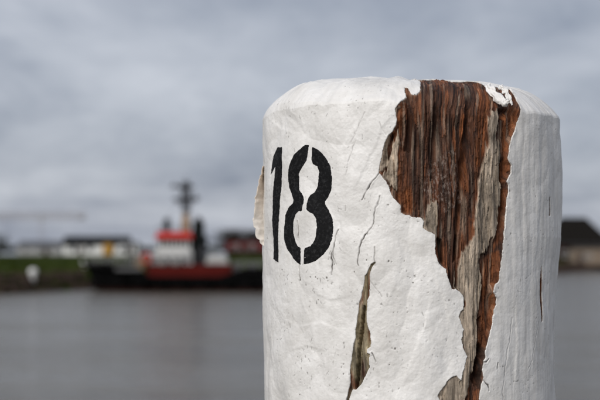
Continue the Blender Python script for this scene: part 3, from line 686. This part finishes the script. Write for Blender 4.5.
# ---- wood: slabs standing at different depths, split along the grain
def soft(pts, w=.0010, sn=0.0028, seed=0):
    return sstep(-w, w, sdf(S, Vg, poly(*pts), .01) + sn * (fbm(S / .0035, Vg / .03, 3, 200 + seed) + .5 * perlin(S / .012, Vg / .025, 230 + seed)))
GREY = [((493,106),(498,104),(500,112),(499,122),(497,130),(500,145),(503,155),(503,170),(502,185),(502,200),(500,215),(498,228),(493,240),(488,250),(482,255),
   (480,262),(483,275),(482,290),(480,305),(478,322),(476,335),(480,340),(478,352),(475,365),(472,380),(468,392),(465,404),(450,425),(436,404),(436,394),(446,378),(460,372),
   (466,356),(460,340),(456,317),(465,305),(461,292),(456,290),(457,283),(458,270),(461,258),(468,248),(474,235),(476,220),(477,205),(478,190),(481,178),(484,165),(488,150),(490,135),(491,118)),
  ((394,104),(398,106),(391,125),(386,150),(388,160),(383,170),(377,172),(380,160),(383,146),(393,128)),
  ((397,128),(400,142),(399,160),(396,172),(395,190),(388,186),(383,176),(388,160)),
  ((430,205),(437,200),(441,210),(440,222),(437,235),(428,233),(421,227),(425,216))]
ORANGE = [((508,96),(519,106),(517,125),(513,140),(509,156),(511,168),(506,182),(502,180),(503,160),(501,150),(502,135),(505,115)),
  ((484,258),(500,250),(501,262),(499,282),(494,292),(497,302),(493,325),(486,347),(480,342),(482,320),(483,300),(483,275)),
  ((478,84),(490,88),(491,105),(489,130),(485,155),(478,170),(474,160),(478,130),(476,100)),
  ((397,103),(406,99),(402,125),(399,150),(400,175),(396,170),(395,140),(393,130)),
  ((397,195),(410,186),(416,205),(410,216),(400,213)), ((501,190),(508,190),(503,238),(496,250),(499,225)), ((463,110),(468,110),(468,190),(462,190)),
  ((476,392),(481,390),(481,410),(474,410))]
DARK = [((405,92),(416,96),(413,120),(409,150),(404,150),(407,120)), ((499,104),(509,103),(507,114),(500,118)), ((478,320),(482,318),(480,342),(486,352),(484,378),(479,388),(474,380),(478,350)),
  ((460,86),(464,86),(463,200),(458,260),(455,262),(459,190)), ((437,238),(442,240),(444,262),(440,264)), ((503,160),(506,170),(503,185),(501,180)), ((432,90),(435,90),(436,170),(432,180))]
w_grey = np.zeros(S.shape); w_or = w_grey.copy(); w_dk = w_grey.copy()
for i, p in enumerate(GREY): w_grey = np.maximum(w_grey, soft(p, seed=i))
for i, p in enumerate(ORANGE): w_or = np.maximum(w_or, soft(p, .002, .002, 20 + i))
for i, p in enumerate(DARK): w_dk = np.maximum(w_dk, soft(p, .0015, .0012, 40 + i))
w_dk = np.maximum(w_dk, sstep(-.0004, .0008, .0003 * perlin(S / .004, Vg / .012, 61) + sdf(S, Vg, poly((362.6,306),(364.6,306),(363,330),(361,345),(359.3,375),(357.4,390),(355,390),(356.6,360),(358.6,335)), .01)))
lat = np.where(np.abs(TW) < 1.3, R0 * np.arcsin(np.clip(rad_ * np.sin(T2) / R0, -1, 1)), S)   # grain runs straight up through the bevel
gs = lat + 0.0022 * perlin(S / .05, Vg / .09, 51)
fib = fbm(gs / .0075, Vg / .16, 4, 52, .62)
fib2 = fbm(gs / .0026, Vg / .05, 3, 53, .6)
slab = perlin(gs / .016, Vg / .11, 54)
slab = slab + .25 * perlin(gs / .006, Vg / .03, 57)
slabq = np.round(slab * 5) / 5
depth = 0.0058 + 0.0016 * perlin(S / .04, Vg / .08, 55) - 0.0018 * fib - 0.0010 * fib2 - .0006 * fbm(gs / .004, Vg / .012, 3, 58) - 0.0050 * (slabq * .75 + slab * .25)
barkz = sstep(-.006, .003, sdf(S, Vg, poly((392,95),(408,95),(404,150),(402,190),(425,215),(440,235),(415,222),(376,175)), .02))
depth = depth - barkz * (.0016 * fbm(S / .007, Vg / .011, 3, 59) + .0014 * np.round(2.5 * perlin(S / .010, Vg / .03, 65)) / 2.5)
depth = depth - 0.0036 * w_grey + 0.0004 * w_or + 0.0090 * w_dk - 0.001
def hash2(a, b_, k):
    h = a.astype(np.int64) * 73856093 ^ b_.astype(np.int64) * 19349663 ^ k * 83492791
    h = (h ^ (h >> 13)) * 1274126177 & 0xffffffff; return ((h >> 8) & 0xffff) / 65535.0
def sliver(w_, l_, k):
    g_ = (gs + w_ * .55 * perlin(S / (w_ * 2.2), Vg / (l_ * .8), 400 + k)) / w_; c = np.floor(g_); f = g_ - c
    y_ = Vg / l_ + 7 * hash2(c, c * 0, k) + .35 * np.abs(f - .5) * (hash2(c, c * 0 + 5, k) * 4 - 2) + .12 * perlin(gs / (w_ * .25), Vg / (l_ * .2), 410 + k)
    r = np.floor(y_); return hash2(c, r, k + 11), np.exp(-(np.minimum(f, 1 - f) / .07) ** 2)
sl1, gap1 = sliver(.0034, .045, 1); sl2, gap2 = sliver(.0085, .11, 2)
depth = depth - .0014 * (sl1 - .5) - .0022 * (sl2 - .5) + .0012 * gap1 * sl2 + .0026 * gap2 * sstep(.3, .6, sl1)
in_split = sd_split < .004
depth = np.where(in_split, 0.0016 - 0.0007 * fib - .0006 * fib2 - .0006 * slabq - .0012 * (sl1 - .5) - .0014 * (sl2 - .5) + .0010 * gap1 + .016 * w_dk, depth)
in_slit = sd_slit < .003
depth = np.where(in_slit & (sd_scar > .004), 0.006, depth)
depth = np.clip(depth, 0.0, .0145) * (1 - .55 * sstep(.13, .18, Vg))
rw_ = .0016 + .0040 * sstep(-.3, .5, perlin(S / .014, Vg / .020, 62))
ramp_ = np.clip((-sd) / rw_, 0, 1); ramp_ = ramp_ * ramp_ * (3 - 2 * ramp_)
bark = 0.0010 * sstep(0, .4, perlin(S / .006, Vg / .012, 56)) * np.exp(-np.maximum(-sd, 0) / .004)
d_wood = relief * np.where(in_split | (sd_scar > -.002), 1, .6) - (0.0002 + depth * ramp_) + bark * ramp_ * 1.0
d_wood = np.where(Vg > .2, np.minimum(d_wood, d_paint_skin - 0.0004 * (sd > 0)), d_wood)
# knobbly whitish crumbs half way up the scar
rad, zed = prof_rz(Vg)
# the bevel was hewn by hand: its lower edge wanders from facet to facet
VB = .1655; VC = VB + .0475; rC = .1335
edge = .0020 * perlin(CX / .05 + 2.2, CY / .05, 45) + .0042 * (np.abs(perlin(CX / .042 + 8.1, CY / .042, 46)) - .22) + .0008 * perlin(CX / .006, CY / .006, 47)
cosf = np.maximum(np.cos(T2), 0)
z_b = .1640 + edge - .003 * np.sin(T2) ** 2
z_c = .2000 - .0100 * cosf - .004 * sstep(.5, 1.4, TW) + .0012 * perlin(CX / .03, CY / .03, 48) + .0007 * perlin(CX / .008, CY / .008, 49)
def hewn(v):
    t1 = np.clip((v - .06) / (VB - .06), 0, 1) ** 2; t2 = (v - VB) / (VC - VB); t3 = np.clip((v - VC) / (VTOP - VC), 0, 1)
    r = np.where(v < VB, R0 - .0006 * t1, np.where(v < VC, R0 - .0006 + (rC - R0 + .0006) * t2, rC * (1 - t3)))
    z = np.where(v < VB, v + (z_b - VB) * t1, np.where(v < VC, z_b + (z_c - z_b) * t2, z_c + (.206 - z_c) * (1 - (1 - t3) ** 1.8)))
    bulge = .0036 * np.sin(np.pi * np.clip(t2, 0, 1)); r = r + .6 * bulge; z = z + .8 * bulge
    return r, z
hw_ = .0013 + .0032 * sstep(.3, 1.2, -TW) + .006 * np.exp(-((Vg - VC) / .009) ** 2)
ra, za = hewn(Vg - hw_); rb, zb_ = hewn(np.minimum(Vg + hw_, VTOP))
hew = Vg > .056
rad_s, zed_s = hewn(Vg - .012); rad_t, zed_t = hewn(np.minimum(Vg + .012, VTOP)); rad_m, zed_m = hewn(Vg)
rad = np.where(hew, (ra + rb) / 2, rad); zed = np.where(hew, (za + zb_) / 2, zed)
rad_w = np.where(Vg > .08, (rad_s + rad_t + rad_m) / 3, rad); zed_w = np.where(Vg > .08, (zed_s + zed_t + zed_m) / 3, zed)
kw = sstep(0, .006, -sd); rad_w = rad + (rad_w - rad) * kw; zed_w = zed + (zed_w - zed) * kw
dv = 6e-3
r2, z2 = hewn(np.minimum(Vg + dv, VTOP)); r1, z1 = hewn(Vg - dv); r2, z2 = np.where(Vg > .07, r2, R0), np.where(Vg > .07, z2, Vg + dv); r1, z1 = np.where(Vg > .07, r1, R0), np.where(Vg > .07, z1, Vg - dv)
tr, tz = r2 - r1, z2 - z1; ln = np.hypot(tr, tz) + 1e-12; nr, nz = tz / ln, -tr / ln
nr = np.maximum(nr, 0)
def surf(d, rad=rad, zed=zed):
    fade = np.clip(rad / .02, 0, 1)
    rr = np.maximum(rad + nr * d * fade + shape * np.clip(rad / .1, 0, 1), 0); zz_ = zed + nz * d + bev_shift * sstep(.12, .165, Vg) * fade
    P = np.empty(S.shape + (3,))
    P[..., 0] = rr * (np.sin(T2) * E_R.x + np.cos(T2) * E_T.x)
    P[..., 1] = rr * (np.sin(T2) * E_R.y + np.cos(T2) * E_T.y)
    P[..., 2] = zz_ + EYE + 1.2
    return P
SVA = np.stack([S, Vg, sd], -1)
def qmin(a): return np.minimum(np.minimum(a[:-1, :-1], a[1:, :-1]), np.minimum(a[:-1, 1:], a[1:, 1:]))
def qmax(a): return -qmin(-a)

# ---- materials of the post
def post_paint(name='weathered_white_paint', dirt=(.055, .045, .036)):
    m, N, L, b = mat(name)
    a = nn(N, 'ShaderNodeAttribute', attribute_name='sv'); g = nn(N, 'ShaderNodeAttribute', attribute_name='grime')
    n1 = nn(N, 'ShaderNodeTexNoise', Scale=22.0, Detail=7.0, Roughness=0.62); L.new(a.outputs['Vector'], n1.inputs['Vector'])
    r1 = nn(N, 'ShaderNodeValToRGB'); L.new(n1.outputs['Fac'], r1.inputs[0])
    r1.color_ramp.elements[0].position = .3; r1.color_ramp.elements[0].color = (.66, .64, .605, 1)
    r1.color_ramp.elements[1].position = .62; r1.color_ramp.elements[1].color = (.83, .812, .782, 1)
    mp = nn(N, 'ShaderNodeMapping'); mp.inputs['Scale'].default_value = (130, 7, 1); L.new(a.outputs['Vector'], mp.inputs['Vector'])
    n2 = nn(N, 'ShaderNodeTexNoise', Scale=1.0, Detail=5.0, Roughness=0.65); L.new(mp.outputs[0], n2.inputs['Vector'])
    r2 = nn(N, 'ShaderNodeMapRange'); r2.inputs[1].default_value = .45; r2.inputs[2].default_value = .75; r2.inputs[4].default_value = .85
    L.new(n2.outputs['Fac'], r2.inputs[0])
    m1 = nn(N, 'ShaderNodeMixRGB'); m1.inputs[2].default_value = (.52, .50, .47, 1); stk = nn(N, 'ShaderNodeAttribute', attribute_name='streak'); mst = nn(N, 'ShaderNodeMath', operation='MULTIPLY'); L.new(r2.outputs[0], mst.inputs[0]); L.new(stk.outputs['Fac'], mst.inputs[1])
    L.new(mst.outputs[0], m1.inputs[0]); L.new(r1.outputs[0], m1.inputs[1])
    n3 = nn(N, 'ShaderNodeTexNoise', Scale=420.0, Detail=3.0, Roughness=0.5); L.new(a.outputs['Vector'], n3.inputs['Vector'])
    r3 = nn(N, 'ShaderNodeMapRange'); r3.inputs[1].default_value = .66; r3.inputs[2].default_value = .8; r3.inputs[4].default_value = .4
    L.new(n3.outputs['Fac'], r3.inputs[0])
    m2 = nn(N, 'ShaderNodeMixRGB'); m2.inputs[2].default_value = (.38, .35, .31, 1); L.new(r3.outputs[0], m2.inputs[0]); L.new(m1.outputs[0], m2.inputs[1])
    m3 = nn(N, 'ShaderNodeMixRGB'); m3.inputs[2].default_value = (*dirt, 1); L.new(g.outputs['Fac'], m3.inputs[0]); L.new(m2.outputs[0], m3.inputs[1])
    L.new(m3.outputs[0], b.inputs['Base Color']); b.inputs['Roughness'].default_value = .5
    n4 = nn(N, 'ShaderNodeTexNoise', Scale=650.0, Detail=5.0, Roughness=0.6); L.new(a.outputs['Vector'], n4.inputs['Vector'])
    bp = nn(N, 'ShaderNodeBump', Strength=.26, Distance=.0006); L.new(n4.outputs['Fac'], bp.inputs['Height'])
    bp2 = nn(N, 'ShaderNodeBump', Strength=.25, Distance=.0006); L.new(n2.outputs['Fac'], bp2.inputs['Height']); L.new(bp.outputs[0], bp2.inputs['Normal'])
    L.new(bp2.outputs[0], b.inputs['Normal']); return m
def post_wood():
    m, N, L, b = mat('split_weathered_wood')
    a = nn(N, 'ShaderNodeAttribute', attribute_name='sv')
    def fibre(sx_, sy_, det, ro):
        mp = nn(N, 'ShaderNodeMapping'); mp.inputs['Scale'].default_value = (sx_, sy_, 0); L.new(a.outputs['Vector'], mp.inputs['Vector'])
        n = nn(N, 'ShaderNodeTexNoise', Scale=1.0, Detail=det, Roughness=ro, Distortion=.3); L.new(mp.outputs[0], n.inputs['Vector']); return n.outputs['Fac']
    f1, f2, f3 = fibre(330, 14, 9, .70), fibre(1100, 75, 4, .7), fibre(75, 26, 6, .7)
    def ramp(fac, stops):
        r = nn(N, 'ShaderNodeValToRGB'); L.new(fac, r.inputs[0]); e = r.color_ramp.elements
        while len(e) < len(stops): e.new(.5)
        for k, (p, c) in zip(e, stops): k.position = p; k.color = (*c, 1)
        return r.outputs[0]
    brown = ramp(f1, [(.32, (.008, .004, .003)), (.43, (.042, .016, .008)), (.54, (.095, .038, .020)), (.63, (.155, .080, .050)), (.74, (.30, .22, .17))])
    orange = ramp(f1, [(.30, (.030, .009, .004)), (.43, (.120, .036, .011)), (.58, (.24, .080, .026)), (.74, (.36, .19, .10))])
    grey = ramp(f1, [(.28, (.08, .056, .040)), (.40, (.28, .222, .165)), (.58, (.43, .355, .275)), (.78, (.52, .45, .37))])
    green = ramp(f1, [(.28, (.07, .06, .032)), (.46, (.20, .17, .10)), (.64, (.32, .28, .19)), (.78, (.34, .27, .20))])
    def at_(n): return nn(N, 'ShaderNodeAttribute', attribute_name=n).outputs['Fac']
    def mix(f, c1, c2):
        x = nn(N, 'ShaderNodeMixRGB'); L.new(f, x.inputs[0]); L.new(c1, x.inputs[1]); L.new(c2, x.inputs[2]); return x.outputs[0]
    # patchy redder tone
    ru = nn(N, 'ShaderNodeMath', operation='MAXIMUM'); rs_ = nn(N, 'ShaderNodeMath', operation='MULTIPLY'); rs_.inputs[1].default_value = .5; L.new(at_('rust'), rs_.inputs[0])
    L.new(at_('orange'), ru.inputs[0]); L.new(rs_.outputs[0], ru.inputs[1])
    c = mix(ru.outputs[0], brown, orange); c = mix(at_('grey'), c, grey); c = mix(at_('green'), c, green)
    mr = nn(N, 'ShaderNodeMapRange'); mr.inputs[1].default_value = .3; mr.inputs[2].default_value = .7; mr.inputs[3].default_value = .55; mr.inputs[4].default_value = 1.35; L.new(f2, mr.inputs[0])
    mm = nn(N, 'ShaderNodeVectorMath', operation='SCALE'); L.new(c, mm.inputs[0]); L.new(mr.outputs[0], mm.inputs['Scale'])
    mr2 = nn(N, 'ShaderNodeMapRange'); mr2.inputs[1].default_value = .3; mr2.inputs[2].default_value = .7; mr2.inputs[3].default_value = .35; mr2.inputs[4].default_value = 1.5; L.new(f3, mr2.inputs[0])  # patchy tone; its low end puts the shade of hollows into the colour
    mm2 = nn(N, 'ShaderNodeVectorMath', operation='SCALE'); L.new(mm.outputs[0], mm2.inputs[0]); L.new(mr2.outputs[0], mm2.inputs['Scale'])
    mr3 = nn(N, 'ShaderNodeMapRange'); mr3.inputs[1].default_value = .1; mr3.inputs[2].default_value = .9; mr3.inputs[3].default_value = .6; mr3.inputs[4].default_value = 1.4; L.new(at_('sliver'), mr3.inputs[0])
    mm3 = nn(N, 'ShaderNodeVectorMath', operation='SCALE'); L.new(mm2.outputs[0], mm3.inputs[0]); L.new(mr3.outputs[0], mm3.inputs['Scale']); mm2 = mm3
    # crumbs of pale rot
    mp5 = nn(N, 'ShaderNodeMapping'); mp5.inputs['Scale'].default_value = (1.6, .7, 0); L.new(a.outputs['Vector'], mp5.inputs['Vector'])
    n5 = nn(N, 'ShaderNodeTexNoise', Scale=200.0, Detail=6.0, Roughness=.75); L.new(mp5.outputs[0], n5.inputs['Vector'])
    r5 = nn(N, 'ShaderNodeMapRange'); r5.inputs[1].default_value = .50; r5.inputs[2].default_value = .72; L.new(n5.outputs['Fac'], r5.inputs[0])
    mu = nn(N, 'ShaderNodeMath', operation='MULTIPLY'); L.new(r5.outputs[0], mu.inputs[0]); L.new(at_('crumb'), mu.inputs[1])
    cr = nn(N, 'ShaderNodeMixRGB'); cr.inputs[2].default_value = (.36, .29, .25, 1); L.new(mu.outputs[0], cr.inputs[0]); L.new(mm2.outputs[0], cr.inputs[1])
    L.new(cr.outputs[0], b.inputs['Base Color']); b.inputs['Roughness'].default_value = .72
    b.inputs['Specular IOR Level'].default_value = .3
    b1 = nn(N, 'ShaderNodeBump', Strength=.8, Distance=.0012); L.new(f1, b1.inputs['Height'])
    b2 = nn(N, 'ShaderNodeBump', Strength=.7, Distance=.0006); L.new(f2, b2.inputs['Height']); L.new(b1.outputs[0], b2.inputs['Normal'])
    L.new(b2.outputs[0], b.inputs['Normal']); return m
def post_black():
    m, N, L, b = mat('stencil_black_paint')
    a = nn(N, 'ShaderNodeAttribute', attribute_name='sv')
    n1 = nn(N, 'ShaderNodeTexNoise', Scale=330.0, Detail=5.0, Roughness=.65); L.new(a.outputs['Vector'], n1.inputs['Vector'])
    r1 = nn(N, 'ShaderNodeValToRGB'); L.new(n1.outputs['Fac'], r1.inputs[0]); e = r1.color_ramp.elements
    e[0].position = .5; e[0].color = (.006, .006, .0065, 1); e[1].position = .78; e[1].color = (.04, .04, .041, 1)
    L.new(r1.outputs[0], b.inputs['Base Color']); b.inputs['Roughness'].default_value = .75; b.inputs['Specular IOR Level'].default_value = .15
    n4 = nn(N, 'ShaderNodeTexNoise', Scale=700.0, Detail=4.0); L.new(a.outputs['Vector'], n4.inputs['Vector'])
    bp = nn(N, 'ShaderNodeBump', Strength=.35, Distance=.0006); L.new(n4.outputs['Fac'], bp.inputs['Height']); L.new(bp.outputs[0], b.inputs['Normal']); return m
M_PAINT, M_WOOD, M_BLACK = post_paint(), post_wood(), post_black()
M_FLAKE = post_paint('cream_paint_back', (.70, .56, .43))

post = empty('mooring_post', (AXIS.x, AXIS.y, -1.2))
tag(post, 'thick white painted timber mooring post with flaking paint and black number 18', 'mooring post')
crumb = sstep(.004, -.001, -sdf(S, Vg, poly((432,160),(455,150),(462,200),(450,215),(436,205),(425,190)), .02) + .004 * perlin(S / .01, Vg / .01, 66))
green = (in_split * 1.0) * sstep(-.4, .3, perlin(S / .008, Vg / .03, 67) + .25)
grey_a = np.clip(w_grey, 0, 1) * .95
grey_a = np.maximum(grey_a, sstep(.25, .5, perlin(gs / .005, Vg / .08, 68)) * .35)
grey_a = np.where(in_split, .6 * sstep(.1, .4, perlin(gs / .006, Vg / .04, 69)), grey_a)
# thin rim of old grey wood where the paint has just let go
grey_a = np.maximum(grey_a, np.exp(-np.maximum(-sd, 0) / .0012) * .45 * (1 - .8 * sstep(.05, .09, S)) * sstep(-.3, .2, perlin(S / .012, Vg / .02, 72)))
P_w = surf(d_wood, rad_w, zed_w)
me = grid_mesh('wood_core', P_w, qmin(sd) < .003, {'sv': np.stack([gs, Vg, sd], -1), 'grey': grey_a, 'orange': np.clip(w_or, 0, 1) * .95, 'green': green * .8, 'crumb': np.clip(crumb, 0, 1), 'sliver': np.clip(.55 * sl1 + .45 * sl2, 0, 1), 'rust': (1 - np.clip(w_dk, 0, 1)) * np.clip(sstep(.45, .8, sl2 * .6 + sl1 * .4 + .3 * perlin(gs / .02, Vg / .07, 77)), 0, 1)})  # less rust in the dark gaps: some of their shade is put into the colour
o = link('wood_core', me, M_WOOD, post); tag(o, 'bare split red brown and grey wood where the paint has gone')
P_p = surf(d_paint)
rimn = sstep(-.1, .35, perlin(S / .008, Vg / .008, 97))
grime = np.maximum(grime, .42 * rimn * np.exp(-np.abs(sd) / .0007))                 # undercoat showing along the broken edge
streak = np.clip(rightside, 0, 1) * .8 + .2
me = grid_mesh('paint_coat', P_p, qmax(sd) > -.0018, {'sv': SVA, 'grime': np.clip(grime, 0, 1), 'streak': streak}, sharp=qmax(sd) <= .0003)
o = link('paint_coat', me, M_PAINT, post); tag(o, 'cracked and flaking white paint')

DIGITS = [[((277.5,146),(283,146),(283.2,160),(282.8,175),(282.5,187),(281,200),(280.2,225),(279.2,245),(278.6,262.6),(273,259),(273.6,240),(274,220),(274.8,200),(276,180),(276.6,166.5),(274,170),(271.2,174.5),(272,163),(273,155))],
  [((309,144.6),(305,144),(300,149),(295,154),(292,161),(290,168),(289,178),(289.5,188),(292,196),(293.6,200),(292.6,203),(289,207),(286,215),(285,228),(285,240),(288,250),(293,258),(298,263),(301.4,265.3),
    (301.2,248),(298,246),(295,241),(293.5,232),(294,222),(297,214),(300,211.4),(303.6,211),(304.6,204),(305,200),(304.6,197),(303,194),(300,190),(299,182),(299,173),(302,168),(304.5,164),(307,160),(308.4,150)),
   ((312,146.6),(316,148),(321,151),(326,157),(331,166),(333,178),(331.5,190),(328,197),(324.4,201),(324.6,204),(328,210),(332,218),(333,227),(332.5,238),(329,248),(324,255),(317,261),(309,264),(305,264.6),
    (305.2,250),(306,248),(312,246),(315,242),(317,237),(318,228),(317,219),(314,214),(310,212),(308,209),(308,203),(309,198),(310,195.5),(314,192),(317,186),(318,178),(319,172),(317,166),(313,164),(311.5,160))]]
for k, halves in enumerate(DIGITS):
    d = np.full(S.shape, -1.0)
    for h in halves: d = np.maximum(d, sdf(S, Vg, poly(*h), .01))
    d = d + .00035 * fbm(S / .003, Vg / .003, 3, 300) 
    # worn-through spots
    worn = sstep(.80, .9, perlin(S / .003, Vg / .002, 301)) * .003
    dd = d - worn
    P = surf(d_paint_skin + .00022 + np.where(dd > 0, 0, np.maximum(dd * 2.5, -.003)))
    me = grid_mesh('painted_digit', P, qmax(dd) > -.0008, {'sv': SVA})
    o = link('painted_digit', me, M_BLACK, post); tag(o, ['narrow black stencilled digit 1', 'black stencilled digit 8 split by a stencil gap'][k])

# ---- loose paint: the tatter standing off the left edge, and the curled skin at the head of the scar
def sheet(name, P, thick, m, label, beige=None):
    r, c = P.shape[:2]
    att = {'sv': np.stack([P[..., 0] * .9 + 3, P[..., 2], P[..., 1]], -1), 'grime': np.zeros((r, c)) if beige is None else beige, 'streak': np.zeros((r, c))}
    me = grid_mesh(name, P, None, att)
    o = link(name, me, m, post); so = o.modifiers.new('thickness', 'SOLIDIFY'); so.thickness = thick; so.offset = 0
    tag(o, label); return o
def local(x, y, depth_toward):
    """a point of the post in its own frame: photograph pixel at a chosen distance"""
    p = at(x, y, 1.0); p = Vector((p.x, p.y, p.z - EYE)) * depth_toward
    return np.array([p.x - AXIS.x, p.y - AXIS.y, p.z + EYE + 1.2])
ys = np.linspace(166, 248, 70)
lx = np.interp(ys, [166,170,178,185,195,205,212,222,228,229,236,238,239,245,247,248], [263.2,262,260,258.4,255.6,254.6,254,252.6,253,256,256,257.6,260.2,260.2,263,264.5])
lx = lx + .8 * perlin(ys / 3.1, ys * 0 + .5, 7)
P = np.empty((70, 16, 3)); bg = np.zeros((70, 16))
for i, (y, x0) in enumerate(zip(ys, lx)):
    for j in range(16):
        u = j / 15; x = 267.5 + (x0 - 267.5) * u
        yy = y + 1.5 * u * math.sin(i * .35)
        dep = 1.668 - .012 * u ** 1.5 + .002 * math.sin(u * 4 + i * .05) + .0012 * float(perlin(i / 5., u * 2, 8)) + .0006 * float(perlin(i / 2., u * 5, 11))
        P[i, j] = local(x, yy, dep)
        bg[i, j] = .25 + .75 * max(0, 1 - i / 46.)
sheet('paint_flake', P, .0006, M_FLAKE, 'tattered strip of white paint standing off the left edge', bg)

# curl: a tongue of paint rolled over the top right corner of the scar
def curl(name, path, widths, rolls, depth, label, seed):
    n, w = 44, 14
    path = np.array(path); t = np.linspace(0, len(path) - 1, n)
    px = np.interp(t, range(len(path)), path[:, 0]); py = np.interp(t, range(len(path)), path[:, 1]); wd = np.interp(t, range(len(path)), widths)
    dep = np.interp(t, range(len(path)), depth); dx, dy = np.gradient(px), np.gradient(py); ln = np.hypot(dx, dy) + 1e-9; nx, ny = -dy / ln, dx / ln
    P = np.empty((n, w, 3))
    for i in range(n):
        for j in range(w):
            u = j / (w - 1) * 2 - 1
            a = u * rolls; ww = wd[i] * math.sin(a) / math.sin(min(rolls, 1.57)); out = (math.cos(a) - 1) * wd[i] * .9 * PX
            wob = .7 * math.sin(i * .5 + seed + u * 2) * abs(u)
            wob += 1.6 * float(perlin(i / 4., seed * 3.3 + u, 21)) * abs(u)
            cre = .0030 * float(perlin(i / 7., u * 1.6 + seed, 22)) + .0012 * float(perlin(i / 2.6, u * 3 + seed, 23))
            P[i, j] = local(px[i] + nx[i] * (ww + wob), py[i] + ny[i] * (ww + wob), dep[i] - out + cre)
    return sheet(name, P, .0009, M_PAINT, label)
FR = DAX - R0
curl('paint_curl', [(487,84.5),(490,89),(495,95),(500,100),(505,102.5),(509,102)], [3.0,3.6,4.2,4.6,3.6,1.6], 1.35,
     [FR + .040, FR + .033, FR + .024, FR + .016, FR + .011, FR + .011], 'white curl of paint hanging over the bare wood', 1)
curl('paint_curl', [(499,86),(502,88),(506,92),(509,98),(512,105)], [1.6,2.2,2.4,2.0,1.0], 1.2,
     [FR + .038, FR + .034, FR + .028, FR + .022, FR + .015], 'narrow curled paint sliver at the top of the post', 3)
